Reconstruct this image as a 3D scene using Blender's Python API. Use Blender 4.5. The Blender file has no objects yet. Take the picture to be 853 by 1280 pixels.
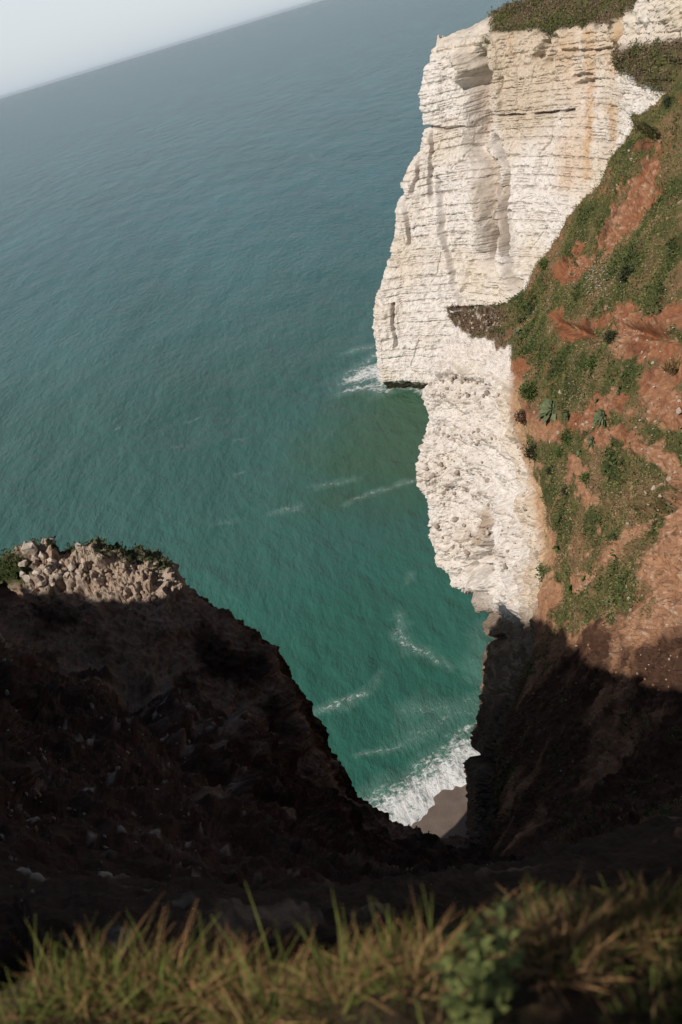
import bpy, bmesh, math, random
import numpy as np
from mathutils import Vector, Matrix

# ------------------------------------------------------------------ camera, world, sun, exposure
S = bpy.context.scene
COL = S.collection
H = 80.0                                   # eye height above the sea
PITCH, ROLL, FPX = 26.5, 17.0, 1244.0      # degrees, degrees, focal length in photo pixels
SUN_EL, SUN_AZ = 39.0, 227.0               # azimuth clockwise from +Y
p_ = math.radians(PITCH); c_, s_ = math.cos(math.radians(ROLL)), math.sin(math.radians(ROLL))
r0 = np.array([1, 0, 0.]); u0 = np.array([0, math.sin(p_), math.cos(p_)]); FW = np.array([0, math.cos(p_), -math.sin(p_)])
RT = c_*r0 - s_*u0; UP = s_*r0 + c_*u0
cam_d = bpy.data.cameras.new('camera'); cam = bpy.data.objects.new('camera', cam_d); COL.objects.link(cam)
cam.matrix_world = Matrix(((RT[0], UP[0], -FW[0], 0), (RT[1], UP[1], -FW[1], 0), (RT[2], UP[2], -FW[2], H), (0, 0, 0, 1)))
cam_d.sensor_fit = 'VERTICAL'; cam_d.sensor_height = 36; cam_d.lens = FPX/1280*36
cam_d.clip_start = 0.05; cam_d.clip_end = 120000
cam_d.dof.use_dof = True; cam_d.dof.focus_distance = 90; cam_d.dof.aperture_fstop = 2.6
S.camera = cam
W = bpy.data.worlds.new('World'); S.world = W; W.use_nodes = True
wn = W.node_tree.nodes; wl = W.node_tree.links
sky = wn.new('ShaderNodeTexSky'); sky.sky_type = 'NISHITA'; sky.sun_disc = False
sky.sun_elevation = math.radians(SUN_EL); sky.sun_rotation = math.radians(SUN_AZ)
sky.air_density = 1.0; sky.dust_density = 0.7; sky.ozone_density = 1.0; sky.altitude = 80
# hazy daylight: a pale band of bright haze all round above the horizon, added to the clear sky
wtc = wn.new('ShaderNodeTexCoord'); wsep = wn.new('ShaderNodeSeparateXYZ'); wl.new(wtc.outputs['Generated'], wsep.inputs[0])
wr = wn.new('ShaderNodeValToRGB'); wl.new(wsep.outputs[2], wr.inputs[0])
for k_, (po, cl_) in enumerate([(0.0, (10.5, 12.6, 15.2)), (0.09, (15.4, 15.0, 15.8)), (0.17, (6.5, 6.2, 6.0)), (0.30, (.4, .4, .4))]):
    e_ = wr.color_ramp.elements[k_] if k_ < 2 else wr.color_ramp.elements.new(po)
    e_.position = po; e_.color = (*[v/20 for v in cl_], 1)
wsc = wn.new('ShaderNodeVectorMath'); wsc.operation = 'SCALE'; wsc.inputs['Scale'].default_value = 20; wl.new(wr.outputs[0], wsc.inputs[0])
wad = wn.new('ShaderNodeVectorMath'); wad.operation = 'ADD'; wl.new(sky.outputs[0], wad.inputs[0]); wl.new(wsc.outputs[0], wad.inputs[1])
wl.new(wad.outputs[0], wn['Background'].inputs[0]); wn['Background'].inputs[1].default_value = 0.05
sd = bpy.data.lights.new('sun', 'SUN'); sun = bpy.data.objects.new('sun', sd); COL.objects.link(sun)
sd.energy = 4.9; sd.angle = math.radians(0.53); sd.color = (1.0, 0.945, 0.87)
az, el = math.radians(SUN_AZ), math.radians(SUN_EL)
SUNV = Vector((math.sin(az)*math.cos(el), math.cos(az)*math.cos(el), math.sin(el)))
sun.rotation_euler = SUNV.to_track_quat('Z', 'Y').to_euler()
S.view_settings.view_transform = 'Standard'; S.view_settings.look = 'None'
S.view_settings.exposure = -0.42; S.view_settings.gamma = 1.0
S.cycles.max_bounces = 5; S.cycles.diffuse_bounces = 2; S.cycles.glossy_bounces = 2
S.cycles.transmission_bounces = 2; S.cycles.volume_bounces = 0; S.cycles.use_denoising = True

rng = np.random.default_rng(7)
random.seed(7)

# ------------------------------------------------------------------ maths helpers
def at(px, py, Y):                         # point of the place seen at photo pixel (px, py), Y metres ahead
    d = FW + RT*(px-426.5)/FPX - UP*(py-640)/FPX
    return np.array([0, 0, H]) + d*Y/d[1]
def sea_at(px, py, z=0.0):
    d = FW + RT*(px-426.5)/FPX - UP*(py-640)/FPX
    return np.array([0, 0, H]) + d*(H-z)/-d[2]
def proj(P):
    q = P - np.array([0, 0, H]); z = np.maximum(q@FW, 1e-3)
    return 426.5 + FPX*(q@RT)/z, 640 - FPX*(q@UP)/z
_perm = np.random.default_rng(11).permutation(4096).astype(np.int64)
_grad = np.random.default_rng(12).normal(size=(4096, 3)); _grad /= np.linalg.norm(_grad, axis=1)[:, None]
def _h(i, j, k): return _perm[(_perm[(_perm[i & 4095] + j) & 4095] + k) & 4095]
def noise(P):
    i = np.floor(P).astype(np.int64); f = P - i; u = f*f*f*(f*(f*6-15)+10); r = np.zeros(len(P))
    for a in (0, 1):
        wx = u[:, 0] if a else 1-u[:, 0]
        for b in (0, 1):
            wy = u[:, 1] if b else 1-u[:, 1]
            for c in (0, 1):
                wz = u[:, 2] if c else 1-u[:, 2]
                g = _grad[_h(i[:, 0]+a, i[:, 1]+b, i[:, 2]+c)]
                r += wx*wy*wz*(g[:, 0]*(f[:, 0]-a) + g[:, 1]*(f[:, 1]-b) + g[:, 2]*(f[:, 2]-c))
    return r*1.6
def fbm(P, f0, octv, gain=0.5, ridged=False):
    r = np.zeros(len(P)); a = 1.0; f = f0; t = 0
    for o in range(octv):
        n = noise(P*f + o*17.3)
        r += a*((1-2*np.abs(n)) if ridged else n); t += a; a *= gain; f *= 2.03
    return r/t
def worley(P, f):                          # distance to nearest feature point, per-cell random
    Q = P*f; i = np.floor(Q).astype(np.int64); d1 = np.full(len(P), 9.); idc = np.zeros(len(P))
    rr = np.random.default_rng(5).random((4096, 3))
    for a in (-1, 0, 1):
        for b in (-1, 0, 1):
            for c in (-1, 0, 1):
                h = _h(i[:, 0]+a, i[:, 1]+b, i[:, 2]+c)
                q = i + np.array([a, b, c]) + rr[h] - Q
                d = (q*q).sum(1); m = d < d1
                d1 = np.where(m, d, d1); idc = np.where(m, rr[h, 0], idc)
    return np.sqrt(d1), idc
def ss(a, b, x): t = np.clip((x-a)/(b-a), 0, 1); return t*t*(3-2*t)
def mix(a, b, t): return a*(1-t[:, None]) + np.asarray(b)*t[:, None]
def dist_poly(x, y, pts):                  # distance to a polyline (any plane coordinates)
    d = np.full(len(x), 1e9)
    for (ax, ay), (bx, by) in zip(pts[:-1], pts[1:]):
        vx, vy = bx-ax, by-ay; t = np.clip(((x-ax)*vx+(y-ay)*vy)/(vx*vx+vy*vy+1e-9), 0, 1)
        d = np.minimum(d, np.hypot(x-ax-t*vx, y-ay-t*vy))
    return d
def cr_matrix(m, counts):                  # Catmull-Rom weights for m controls, counts[k] samples in segment k
    rows = []
    for k in range(m-1):
        n = counts[k]
        for q in range(n + (1 if k == m-2 else 0)):
            t = q/n; w = np.zeros(m)
            cw = [(-t+2*t*t-t**3)/2, (2-5*t*t+3*t**3)/2, (t+4*t*t-3*t**3)/2, (t**3-t*t)/2]
            for o, v in zip((-1, 0, 1, 2), cw):
                idx = k+o
                if idx < 0: w[0] += 2*v; w[1] -= v
                elif idx > m-1: w[m-1] += 2*v; w[m-2] -= v
                else: w[idx] += v
            rows.append(w)
    return np.array(rows)
def sheet(ctrl, ci, cj):
    C = np.array(ctrl, float); A = cr_matrix(C.shape[0], ci); B = cr_matrix(C.shape[1], cj)
    return np.einsum('ia,abk,jb->ijk', A, C, B), np.arange(A.shape[0]), A, B
def normals(G):
    du = np.gradient(G, axis=0); dv = np.gradient(G, axis=1); n = np.cross(du, dv)
    return n/np.maximum(np.linalg.norm(n, axis=2, keepdims=True), 1e-9)
def face_camera(N, G):
    v = np.array([0, 0, H]) - G
    return N if (N*v).sum(2).mean() > 0 else -N

def mesh_obj(name, V, Fc, mat, col=None, attrs=None, smooth=False, parent=None, kind=None):
    V = np.asarray(V, np.float32); Fc = np.asarray(Fc, np.int32); k = Fc.shape[1]
    me = bpy.data.meshes.new(name); me.vertices.add(len(V)); me.vertices.foreach_set('co', V.ravel())
    me.loops.add(Fc.size); me.loops.foreach_set('vertex_index', Fc.ravel())
    me.polygons.add(len(Fc)); me.polygons.foreach_set('loop_start', np.arange(0, Fc.size, k, dtype=np.int32))
    me.polygons.foreach_set('loop_total', np.full(len(Fc), k, np.int32))
    me.polygons.foreach_set('use_smooth', np.full(len(Fc), smooth)); me.update(calc_edges=True)
    if col is not None:
        a = me.color_attributes.new('tint', 'FLOAT_COLOR', 'POINT')
        a.data.foreach_set('color', np.hstack([col, np.ones((len(V), 1))]).astype(np.float32).ravel())
    for n, v in (attrs or {}).items():
        a = me.attributes.new(n, 'FLOAT', 'POINT'); a.data.foreach_set('value', v.astype(np.float32))
    me.materials.append(mat); o = bpy.data.objects.new(name, me); COL.objects.link(o)
    if parent: o.parent = parent
    if kind: o['kind'] = kind
    return o
def grid_faces(ni, nj):
    a = np.arange(ni*nj).reshape(ni, nj)
    return np.stack([a[:-1, :-1], a[1:, :-1], a[1:, 1:], a[:-1, 1:]], -1).reshape(-1, 4)
def sub_mesh(V, F, keep, col, flip):
    f = F[keep]; u, inv = np.unique(f, return_inverse=True); f = inv.reshape(f.shape)
    return V[u], (f[:, ::-1] if flip else f), col[u], u

# ------------------------------------------------------------------ materials
def mat_new(name):
    m = bpy.data.materials.new(name); m.use_nodes = True; nt = m.node_tree
    return m, nt, nt.nodes['Principled BSDF']
def tint_mat(name, rough=0.9, spec=0.2, fine=6.0, amt=0.35, bump=0.5, bdist=0.05, fine2=None, trans=0.0):
    m, nt, b = mat_new(name); n, l = nt.nodes, nt.links
    at_ = n.new('ShaderNodeAttribute'); at_.attribute_name = 'tint'
    tc = n.new('ShaderNodeTexCoord'); no = n.new('ShaderNodeTexNoise')
    no.inputs['Scale'].default_value = fine; no.inputs['Detail'].default_value = 6; no.inputs['Roughness'].default_value = 0.7
    l.new(tc.outputs['Object'], no.inputs['Vector'])
    mr = n.new('ShaderNodeMapRange'); mr.inputs[1].default_value = 0.3; mr.inputs[2].default_value = 0.7
    mr.inputs[3].default_value = 1-amt; mr.inputs[4].default_value = 1+amt
    l.new(no.outputs[0], mr.inputs[0])
    mx = n.new('ShaderNodeVectorMath'); mx.operation = 'SCALE'
    l.new(at_.outputs['Color'], mx.inputs[0]); l.new(mr.outputs[0], mx.inputs['Scale']); l.new(mx.outputs[0], b.inputs['Base Color'])
    bp = n.new('ShaderNodeBump'); bp.inputs['Strength'].default_value = bump; bp.inputs['Distance'].default_value = bdist
    l.new(no.outputs[0], bp.inputs['Height']); l.new(bp.outputs[0], b.inputs['Normal'])
    b.inputs['Roughness'].default_value = rough; b.inputs['Specular IOR Level'].default_value = spec
    return m
M_CHALK = tint_mat('chalk', 0.95, 0.1, 2.5, 0.14, 0.8, 0.12)
M_CHALKF = tint_mat('far_chalk', 0.95, 0.1, 1.1, 0.10, 0.8, 0.25)
M_SOIL = tint_mat('soil', 0.97, 0.08, 3.0, 0.35, 0.8, 0.12)
M_ROCK = tint_mat('dark_rock', 0.95, 0.12, 3.5, 0.35, 0.9, 0.12)
M_LEAF = tint_mat('leaf', 0.9, 0.12, 5.0, 0.2, 0.0, 0.01)
M_STONE = tint_mat('stone', 0.92, 0.15, 9.0, 0.25, 0.8, 0.03)
def plain(name, c, rough=0.8, spec=0.2, scale=20, amt=0.25):
    m, nt, b = mat_new(name); n, l = nt.nodes, nt.links
    tc = n.new('ShaderNodeTexCoord'); no = n.new('ShaderNodeTexNoise'); no.inputs['Scale'].default_value = scale; no.inputs['Detail'].default_value = 4
    l.new(tc.outputs['Object'], no.inputs['Vector'])
    r = n.new('ShaderNodeValToRGB'); r.color_ramp.elements[0].position = 0.3; r.color_ramp.elements[1].position = 0.7
    r.color_ramp.elements[0].color = (*[v*(1-amt) for v in c], 1); r.color_ramp.elements[1].color = (*[min(1, v*(1+amt)) for v in c], 1)
    l.new(no.outputs[0], r.inputs[0]); l.new(r.outputs[0], b.inputs['Base Color'])
    b.inputs['Roughness'].default_value = rough; b.inputs['Specular IOR Level'].default_value = spec
    bp = n.new('ShaderNodeBump'); bp.inputs['Strength'].default_value = 0.4; bp.inputs['Distance'].default_value = 0.03
    l.new(no.outputs[0], bp.inputs['Height']); l.new(bp.outputs[0], b.inputs['Normal'])
    return m

CHALK = np.array([0.745, 0.685, 0.635]); CREAM = np.array([0.66, 0.55, 0.42]); OCHRE = np.array([0.55, 0.33, 0.15])
FLINT = np.array([0.30, 0.24, 0.19]); SOIL = np.array([0.265, 0.108, 0.054]); SOILP = np.array([0.42, 0.24, 0.145])
GRASS = np.array([0.10, 0.10, 0.038]); SCRUB = np.array([0.12, 0.095, 0.05])

# ------------------------------------------------------------------ far chalk headland
def T(row): return [at(*q) if len(q) == 3 else np.array(q[3:]) for q in row]
m1 = [at(545, 58, 220), at(536, 108, 219.5), at(536, 160, 219), at(514, 215, 218.5), at(495, 300, 217.5), at(472, 385, 216.5), at(481, 482, 216.8)]
cols = []
back = [q + np.array([22, 22, 0]) for q in m1]
def fcol(cap2, cap1, mids, base):
    rows = [cap2 + np.array([12, 60, -15]), cap2, cap1] + mids + [base]
    rows.append(base + np.array([0, 0, -6.])); return rows
cols.append(fcol(at(556, 52, 250), at(560, 52, 240), [q for q in back[1:-1]], back[-1]))
cols.append(fcol(at(553, 53, 228), m1[0], m1[1:-1], m1[-1]))
cols.append(fcol(at(582, 43, 226), at(576, 48, 213), [at(563, 110, 213), at(565, 160, 212), at(545, 220, 211.5), at(530, 300, 210.5), at(515, 385, 209.5)], sea_at(515, 486)))
cols.append(fcol(at(632, 16, 220), at(618, 38, 205), [at(607, 110, 205.5), at(612, 160, 205), at(592, 220, 203), at(585, 300, 202), at(572, 385, 200.5)], sea_at(572, 492)))
cols.append(fcol(at(702, 0, 207), at(690, 30, 192), [at(680, 110, 191.5), at(678, 165, 190.5), at(668, 230, 189), at(660, 300, 188), at(648, 390, 186)], sea_at(648, 500)))
cols.append(fcol(at(770, -22, 195), at(752, 20, 179), [at(755, 100, 177), at(748, 170, 175), at(742, 240, 173.5), at(738, 310, 172), at(730, 400, 170)], sea_at(730, 515)))
cols.append(fcol(at(800, -30, 182), at(786, 8, 167), [at(786, 90, 164), at(790, 160, 160), at(790, 240, 157), at(790, 310, 155), at(790, 400, 152)], sea_at(790, 530)))
cols.append(fcol(at(850, -60, 168), at(835, -30, 152), [at(842, 50, 149), at(842, 150, 145), at(850, 240, 143), at(850, 310, 141), at(850, 400, 139)], sea_at(850, 545)))
cols.append(fcol(at(960, -120, 150), at(930, -75, 135), [at(940, 30, 132), at(945, 150, 129), at(950, 240, 127), at(950, 310, 125), at(950, 400, 123)], sea_at(950, 560)))
G, _, _, _ = sheet(cols, [50, 60, 105, 145, 130, 70, 60, 30], [6, 24, 50, 65, 80, 90, 90, 90, 6])
N = face_camera(normals(G), G)
ni, nj = G.shape[:2]; P = G.reshape(-1, 3); Nn = N.reshape(-1, 3).copy()
Nn[:, 2] *= 0.4; Nn /= np.linalg.norm(Nn, axis=1)[:, None]
px, py = proj(P)
jj = np.tile(np.arange(nj), ni); capj = 30
zw = P[:, 2] + 0.5*noise(P*np.array([.03, .03, .05]))*1.5
capm = np.clip((jj-capj)/6., 0, 1)                     # 0 on the turf cap, 1 on the face
bed = zw/1.85 + 0.25*np.sin(zw*0.9) ; bi = np.floor(bed); bf = bed - bi
along = P[:, 0]*0.6 - P[:, 1]*0.8
Q2 = np.stack([along*0.12, bi*7.7, bi*3.1], 1); step = noise(Q2)*0.38
Q3 = np.stack([along*1.1, bi*5.1, zw*0.6], 1); blk = noise(Q3)*0.22
ledge = noise(np.stack([along*.3, bi*2.9, bi*0.0], 1))
line = np.exp(-((bf-0.06)/0.085)**2) + np.exp(-((bf-0.94)/0.085)**2)*0.6
brk = ss(-0.35, 0.25, noise(np.stack([along*0.55, bi*9.3, zw*0.1], 1)))
line2 = (np.exp(-((bf-0.36)/0.05)**2) + np.exp(-((bf-0.66)/0.05)**2))*ss(0.0, 0.4, noise(np.stack([along*0.35, bi*4.3, zw*0.0], 1)))
flute = fbm(P*np.array([1, 1, 0.16]), 0.11, 5, 0.55)*2.0
rid = fbm(P*np.array([1, 1, 0.22]) + 31, 0.07, 4, 0.5, True)*1.3
upper = ss(52, 62, P[:, 2])
lumps = fbm(P, 0.35, 4, 0.6)*(0.35 + 0.9*upper)
vb, vi = worley(P*np.array([1, 1, .30]), .26); vb2, vi2 = worley(P*np.array([1, 1, .5])+9, .75)
disp = flute*.8 + rid + step + blk*1.3 + lumps + (vi-.5)*.6*ss(.95, .6, vb) + (vi2-.5)*.12*ss(.95, .6, vb2) + .30*fbm(P, 1.1, 4, .65) + .14*fbm(P*np.array([1, 1, 1.6])+71, 2.6, 2, .7) + .55*ledge*np.exp(-(dist_poly(px, py, [(600, 90), (605, 200), (612, 290), (635, 200), (650, 350)])/20)**2) + .45*(fbm(P*np.array([1, 1, .6]), .55, 5, .6, True)-.5) - line*(.35+.65*brk)*0.42 - line2*0.28
wpx = px + 4*noise(P*.18) + 2*noise(P*.6+7); wpy = py + 2*noise(P*.3+20)
def crack(pts, w, d, soft=1.0): return -d*np.exp(-(dist_poly(wpx, wpy, pts)/w)**4)
def valley(pts, w, d): return -d*np.exp(-(dist_poly(wpx, wpy, pts)/w)**2)
disp += crack([(601, 74), (603, 82), (604, 92)], 5, 6.0) + valley([(600, 66), (605, 100)], 10, 2.4)
disp += -valley([(586, 70), (589, 84), (584, 94)], 7, 3.6)
disp += valley([(598, 95), (604, 130), (600, 158), (592, 185), (606, 215), (613, 250), (614, 290), (606, 325)], 11, 4.4)*(1+.35*noise(np.stack([along*.2, bi*3.3, zw*.0], 1)))
disp += -valley([(596, 230), (600, 270), (598, 310)], 5, 1.6) + crack([(612, 215), (616, 262), (610, 300), (604, 328)], 3.2, 1.6)
disp += valley([(620, 175), (628, 215), (636, 262), (640, 300), (642, 330), (650, 360)], 6, 4.6) - valley([(628, 250), (634, 300), (638, 345)], 5, 1.8)
disp += -valley([(646, 250), (652, 300), (655, 340)], 6, 1.4) + crack([(648, 262), (654, 300), (655, 330)], 2.4, 1.3)
disp += crack([(630, 100), (632, 135), (634, 165)], 3, 1.0)
disp += crack([(604, 147), (645, 143), (720, 138)], 1.7, 2.0)*ss(-.6, .1, noise(P*0.2+5))
disp += crack([(531, 158), (560, 160), (582, 158)], 1.8, 1.2)
disp += crack([(682, 55), (676, 68), (668, 74)], 5, 2.0) + crack([(697, 48), (694, 66), (683, 80)], 5, 1.2)
disp += crack([(539, 160), (541, 200), (540, 250)], 3, 1.8) + crack([(506, 238), (509, 275), (512, 305)], 3, 1.6)
disp += crack([(549, 225), (555, 280), (565, 330), (572, 385)], 4, 1.8)
disp += crack([(490, 380), (493, 410), (496, 432)], 2.5, 1.4) + crack([(525, 178), (524, 210), (518, 240)], 2.5, 1.2)
disp += crack([(778, 0), (776, 40), (772, 80)], 6, 3.0) + crack([(770, 84), (778, 120)], 4, 1.0)
disp += crack([(700, 62), (745, 64), (765, 60)], 2.5, 1.0) + crack([(722, 95), (738, 93)], 2.5, 1.4) + crack([(725, 104), (738, 101)], 2.5, 1.4)
disp += crack([(575, 388), (590, 330)], 4, 1.0)
foot = ss(2.6, 0.8, P[:, 2]); disp -= foot*1.3            # wave-cut notch
scrub_r = ss(-8, 6, np.minimum(np.minimum(px-778+0.0*py, (118-py)+0.45*(px-853)+0), (py-(150-0.12*px)) )+noise(P*0.4)*7)  # brown-green bank at the far right
disp = disp*(0.12+0.88*capm) + scrub_r*1.0
P2 = P + Nn*disp[:, None]; P2[:, 2] += (1-capm)*(fbm(P, 0.12, 5)*1.6)
col = np.tile(CHALK, (len(P), 1))
n1 = fbm(P, 0.06, 4); n2 = fbm(P*np.array([1, 1, .15]), 0.12, 4)
wb, wid = worley(P2*np.array([1, 1, 1.6]), 1.1)
col = mix(col, CREAM, ss(-.2, .4, n1 + 0.25*upper)*0.65 + 0.35*ss(595, 640, px)*ss(175, 60, py)*ss(-.3, .3, n2+.15))
col = mix(col, np.array([.56, .45, .34]), .75*ss(592, 625, px + 8*n2)*ss(800, 770, px)*ss(250, 150, py + 40*n2)*ss(-.45, .25, n1 + .3*n2))
stain = np.exp(-(dist_poly(px, py, [(738, 40), (740, 120), (738, 220)])/6)**2) + 0.7*np.exp(-(dist_poly(px, py, [(712, 60), (722, 130), (716, 225)])/16)**2) \
    + 0.9*np.exp(-(dist_poly(px, py, [(778, 5), (776, 50), (771, 90)])/6)**2) + 0.6*np.exp(-(dist_poly(px, py, [(764, 130), (768, 180), (766, 200)])/5)**2) \
    + 0.5*np.exp(-(dist_poly(px, py, [(640, 45), (643, 70)])/4)**2) + 0.35*np.exp(-(dist_poly(px, py, [(745, 40), (760, 70)])/14)**2)
col = mix(col, OCHRE, np.clip(stain*(0.65+0.9*n2), 0, 0.75))
col = mix(col, np.array([.47, .37, .28]), 0.7*np.exp(-(dist_poly(wpx, wpy, [(598, 110), (600, 190), (606, 250), (610, 310), (620, 250), (640, 310), (628, 230)])/9)**2))
col = mix(col, FLINT, np.clip(line*(.3+.7*brk)*0.85*ss(66, 40, P[:, 2]-8*upper), 0, 1)*ss(0.75, 0.35, wb) + 0.42*line2)
col = mix(col, FLINT*0.8, ss(0.86, 0.93, wid)*ss(.45, .2, wb)*0.7)
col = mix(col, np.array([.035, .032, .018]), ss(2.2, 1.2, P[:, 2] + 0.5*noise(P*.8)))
turf = np.clip((1-capm) + ss(.15, .35, noise(P*np.array([.25, .25, .25])+9) - (jj-capj)/70.)*0.0 + scrub_r, 0, 1)
gap = 0*ss(12, 2, dist_poly(px, py, [(640, 44), (700, 36), (760, 24)]))*ss(-.1, .2, noise(P*.3))*0.0
fringe = ss(10, 0, (jj-capj)*0.8 - 10*noise(P*0.35+3))*ss(655, 700, px)
fringe = np.maximum(fringe, ss(9, 5, dist_poly(px, py, [(608, 52), (600, 62)]) + 4*noise(P*.5)))
turf = np.clip(turf + fringe, 0, 1)*ss(606, 622, px + 6*noise(P*.3))
tc_ = mix(np.tile(np.array([.115, .08, .048]), (len(P), 1)), GRASS, ss(-.2, .3, fbm(P, .15, 4)))
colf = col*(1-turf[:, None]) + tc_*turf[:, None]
F = grid_faces(ni, nj); turf_f = turf[F].mean(1) > 0.5
flip = True
FAR_P, FAR_T, FAR_PX = P2, turf, (px, py)
def orient(V, F, sel):
    f = F[sel][:: max(1, sel.sum()//2000)]; a = V[f]; n = np.cross(a[:, 1]-a[:, 0], a[:, 3]-a[:, 0]); v = np.array([0, 0, H])-a[:, 0]
    return (n*v).sum(1).sum() < 0
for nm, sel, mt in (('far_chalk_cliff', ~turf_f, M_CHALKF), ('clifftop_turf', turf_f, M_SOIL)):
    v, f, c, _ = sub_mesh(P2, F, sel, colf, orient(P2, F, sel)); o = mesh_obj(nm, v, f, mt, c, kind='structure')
    o['label'] = 'tall banded white chalk headland dropping to the sea' if 'chalk' in nm else 'brown green turf along the top of the far headland'

# ------------------------------------------------------------------ near chalk cliff and red slope
def hid(q, a=(5, 7, -3), b=(13, 18, -10)):
    q = np.array(q); z = q[2]
    return [q+np.array(a), np.array([q[0]+b[0], q[1]+b[1], min(z+b[2], z)])]
rows = [
 [(1150,-250,60),(853,112,72),(765,214,78),(690,318,83),(640,382,87),(602,386,89),(584,387,90),(566,389,91)],
 [(1150,-80,54),(853,190,64),(765,275,71),(690,360,78),(650,400,83),(606,413,84.5),(582,410,86.5),(556,410,89)],
 [(1150,60,49),(853,280,57),(755,340,66),(690,400,74),(641,434,78.5),(600,428,83),(572,430,85.5),(546,440,88)],
 [(1150,190,44),(853,360,52),(752,410,61.5),(690,450,70),(637,455,76.5),(604,462,80),(565,470,84),(531,482,87)],
 [(1150,300,40),(853,440,47.5),(750,480,57.5),(692,505,66),(636,497,74),(603,520,78.5),(562,530,83),(530,535,86.5)],
 [(1150,410,36.5),(853,540,43),(755,565,52.5),(700,580,61),(648,570,70),(610,580,76.5),(565,590,82),(525,590,86)],
 [(1150,520,33),(853,630,39.5),(765,650,48),(712,665,56),(668,650,65),(622,655,74),(580,655,81),(538,648,85.5)],
 [(1150,610,30),(853,715,36),(775,735,44),(722,745,51.5),(683,725,60),(640,725,71),(600,720,79),(562,722,84.5)],
 [(1150,670,28),(853,780,33),(778,795,41),(722,800,47.5),(676,785,56),(652,790,67),(628,785,76),(604,765,83)],
 [(1150,740,25),(853,845,30),(778,860,37),(715,860,43.5),(650,850,52),(633,848,67),(619,845,77),(604,838,82.5)],
 [(1150,820,21),(853,915,26),(775,925,32),(705,920,39),(630,915,48),(618,915,64),(607,912,76),(597,908,82)],
 [(1150,900,17),(853,985,21.5),(770,985,27.5),(690,980,35),(615,970,46),(602,968,62),(594,966,75),(586,965,81)],
 [(1150,980,13),(853,1050,16.5),(765,1050,22),(680,1040,30),(612,1030,43),(600,1030,60),(594,1030,74),(588,1030,80)],
 [(1150,1060,9),(853,1110,12),(760,1110,17),(660,1110,24),(596,1085,40),(590,1075,58),(586,1070,72),(582,1068,79)],
]
ctrl = []
for r in rows:
    q = [at(*t) for t in r]; ctrl.append(q + hid(q[-1]))
top = [q + np.array([4, 14, -14.]) for q in ctrl[0]]
ctrl = [top] + ctrl
G, _, A_, B_ = sheet(ctrl, [14, 45, 42, 48, 50, 58, 60, 60, 50, 50, 48, 44, 38, 20], [16, 80, 72, 62, 50, 46, 46, 14, 10])
N = face_camera(normals(G), G); ni, nj = G.shape[:2]; P = G.reshape(-1, 3); Nn = N.reshape(-1, 3)
px, py = proj(P); JJ = np.tile(np.repeat(np.arange(B_.shape[0])[None], 1, 0), (ni, 1)).ravel()
jrim = 16+80+72+62                                       # sample index of the rim row
jv = (JJ - jrim).astype(float)
n_lo = fbm(P, 0.12, 4); n_md = fbm(P+50, 0.5, 4); n_hi = fbm(P+90, 1.8, 3)
spur = dist_poly(px, py, [(562, 400), (600, 403), (640, 405)])
chalkm = ss(-5, 5, jv + 12*n_md + 5*n_lo)
spur_turf = ss(2, -2, (py - np.interp(px, [545, 556, 566, 580, 600, 618, 640, 650], [380, 394, 404, 411, 421, 429, 434, 440])) + 5*n_hi + 7*n_md)*ss(500, 470, py)*ss(548, 556, px)
chalkm = np.clip(chalkm - spur_turf, 0, 1); spur_turf = spur_turf*ss(660, 610, px + 10*n_md + 8*n_hi)
# the shadowed stone wall lower down reaches a bit right of the rim
zb = P[:, 2]
wl_, wi_ = worley(P*np.array([1, 1, 1.2]), 1.6)
bands = .7*np.clip(np.maximum.reduce([np.exp(-(dist_poly(px, py, [(540, 474), (575, 470), (605, 480)])/4)**2),
    np.exp(-(dist_poly(px, py, [(535, 492), (590, 494), (630, 500)])/9)**2), np.exp(-(dist_poly(px, py, [(532, 545), (570, 545), (620, 552)])/11)**2),
    np.exp(-(dist_poly(px, py, [(530, 600), (570, 610), (610, 615)])/22)**2), np.exp(-(dist_poly(px, py, [(545, 660), (590, 665), (650, 660)])/20)**2),
    np.exp(-(dist_poly(px, py, [(600, 700), (640, 690), (665, 715)])/12)**2)]), 0, 1)
wq, iq = worley(P+3, 3.4)
lump = ss(0.75, 0.1, wl_)*ss(0.25, 0.75, wi_ + 0.45*bands)
strat = np.sin(zb*2.6 + 2.5*n_lo + 1.2*n_md)
low_w = ss(790, 830, py)
ch_disp = (1.76*n_lo + .95*n_md)*(1-.55*low_w) + 0.22*n_hi*(.4+.6*bands) + lump*(0.03+0.48*bands) - .15 + low_w*(.5*fbm(P+4, .9, 5, .62, True) + .25*np.sin(zb*3.1 + 3*n_md) - .25) + 0.12*strat + 0.35*fbm(P*np.array([.4, .4, 2.2]), 0.5, 3) + .22*fbm(P, 2.2, 4, .65, True)*(.35+.65*bands) - .10*ss(.5, .1, wq)*ss(.5, .9, iq)*2
def crk(pts, w, d): return -d*np.exp(-(dist_poly(px, py, pts)/w)**2)
ch_disp += .16*fbm(P+71, 4.0, 3, .7) + .30*(fbm(P*np.array([1, 1, 1.8])+81, 1.3, 4, .6, True)-.5)
ch_disp += crk([(540, 473), (560, 468), (580, 474)], 3, 1.1) + crk([(585, 476), (612, 484)], 3, .7)
ch_disp += crk([(590, 712), (607, 713), (600, 700)], 5, 2.0) + crk([(578, 742), (598, 745), (612, 752)], 4, 1.8)
ch_disp += crk([(617, 640), (612, 672), (604, 700)], 6, 1.6) - crk([(588, 730), (610, 728)], 7, 1.0)
ch_disp += -crk([(625, 640), (640, 700), (655, 760)], 14, 1.3)
ch_disp += crk([(604, 770), (625, 780), (650, 792)], 5, .9) 
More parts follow.
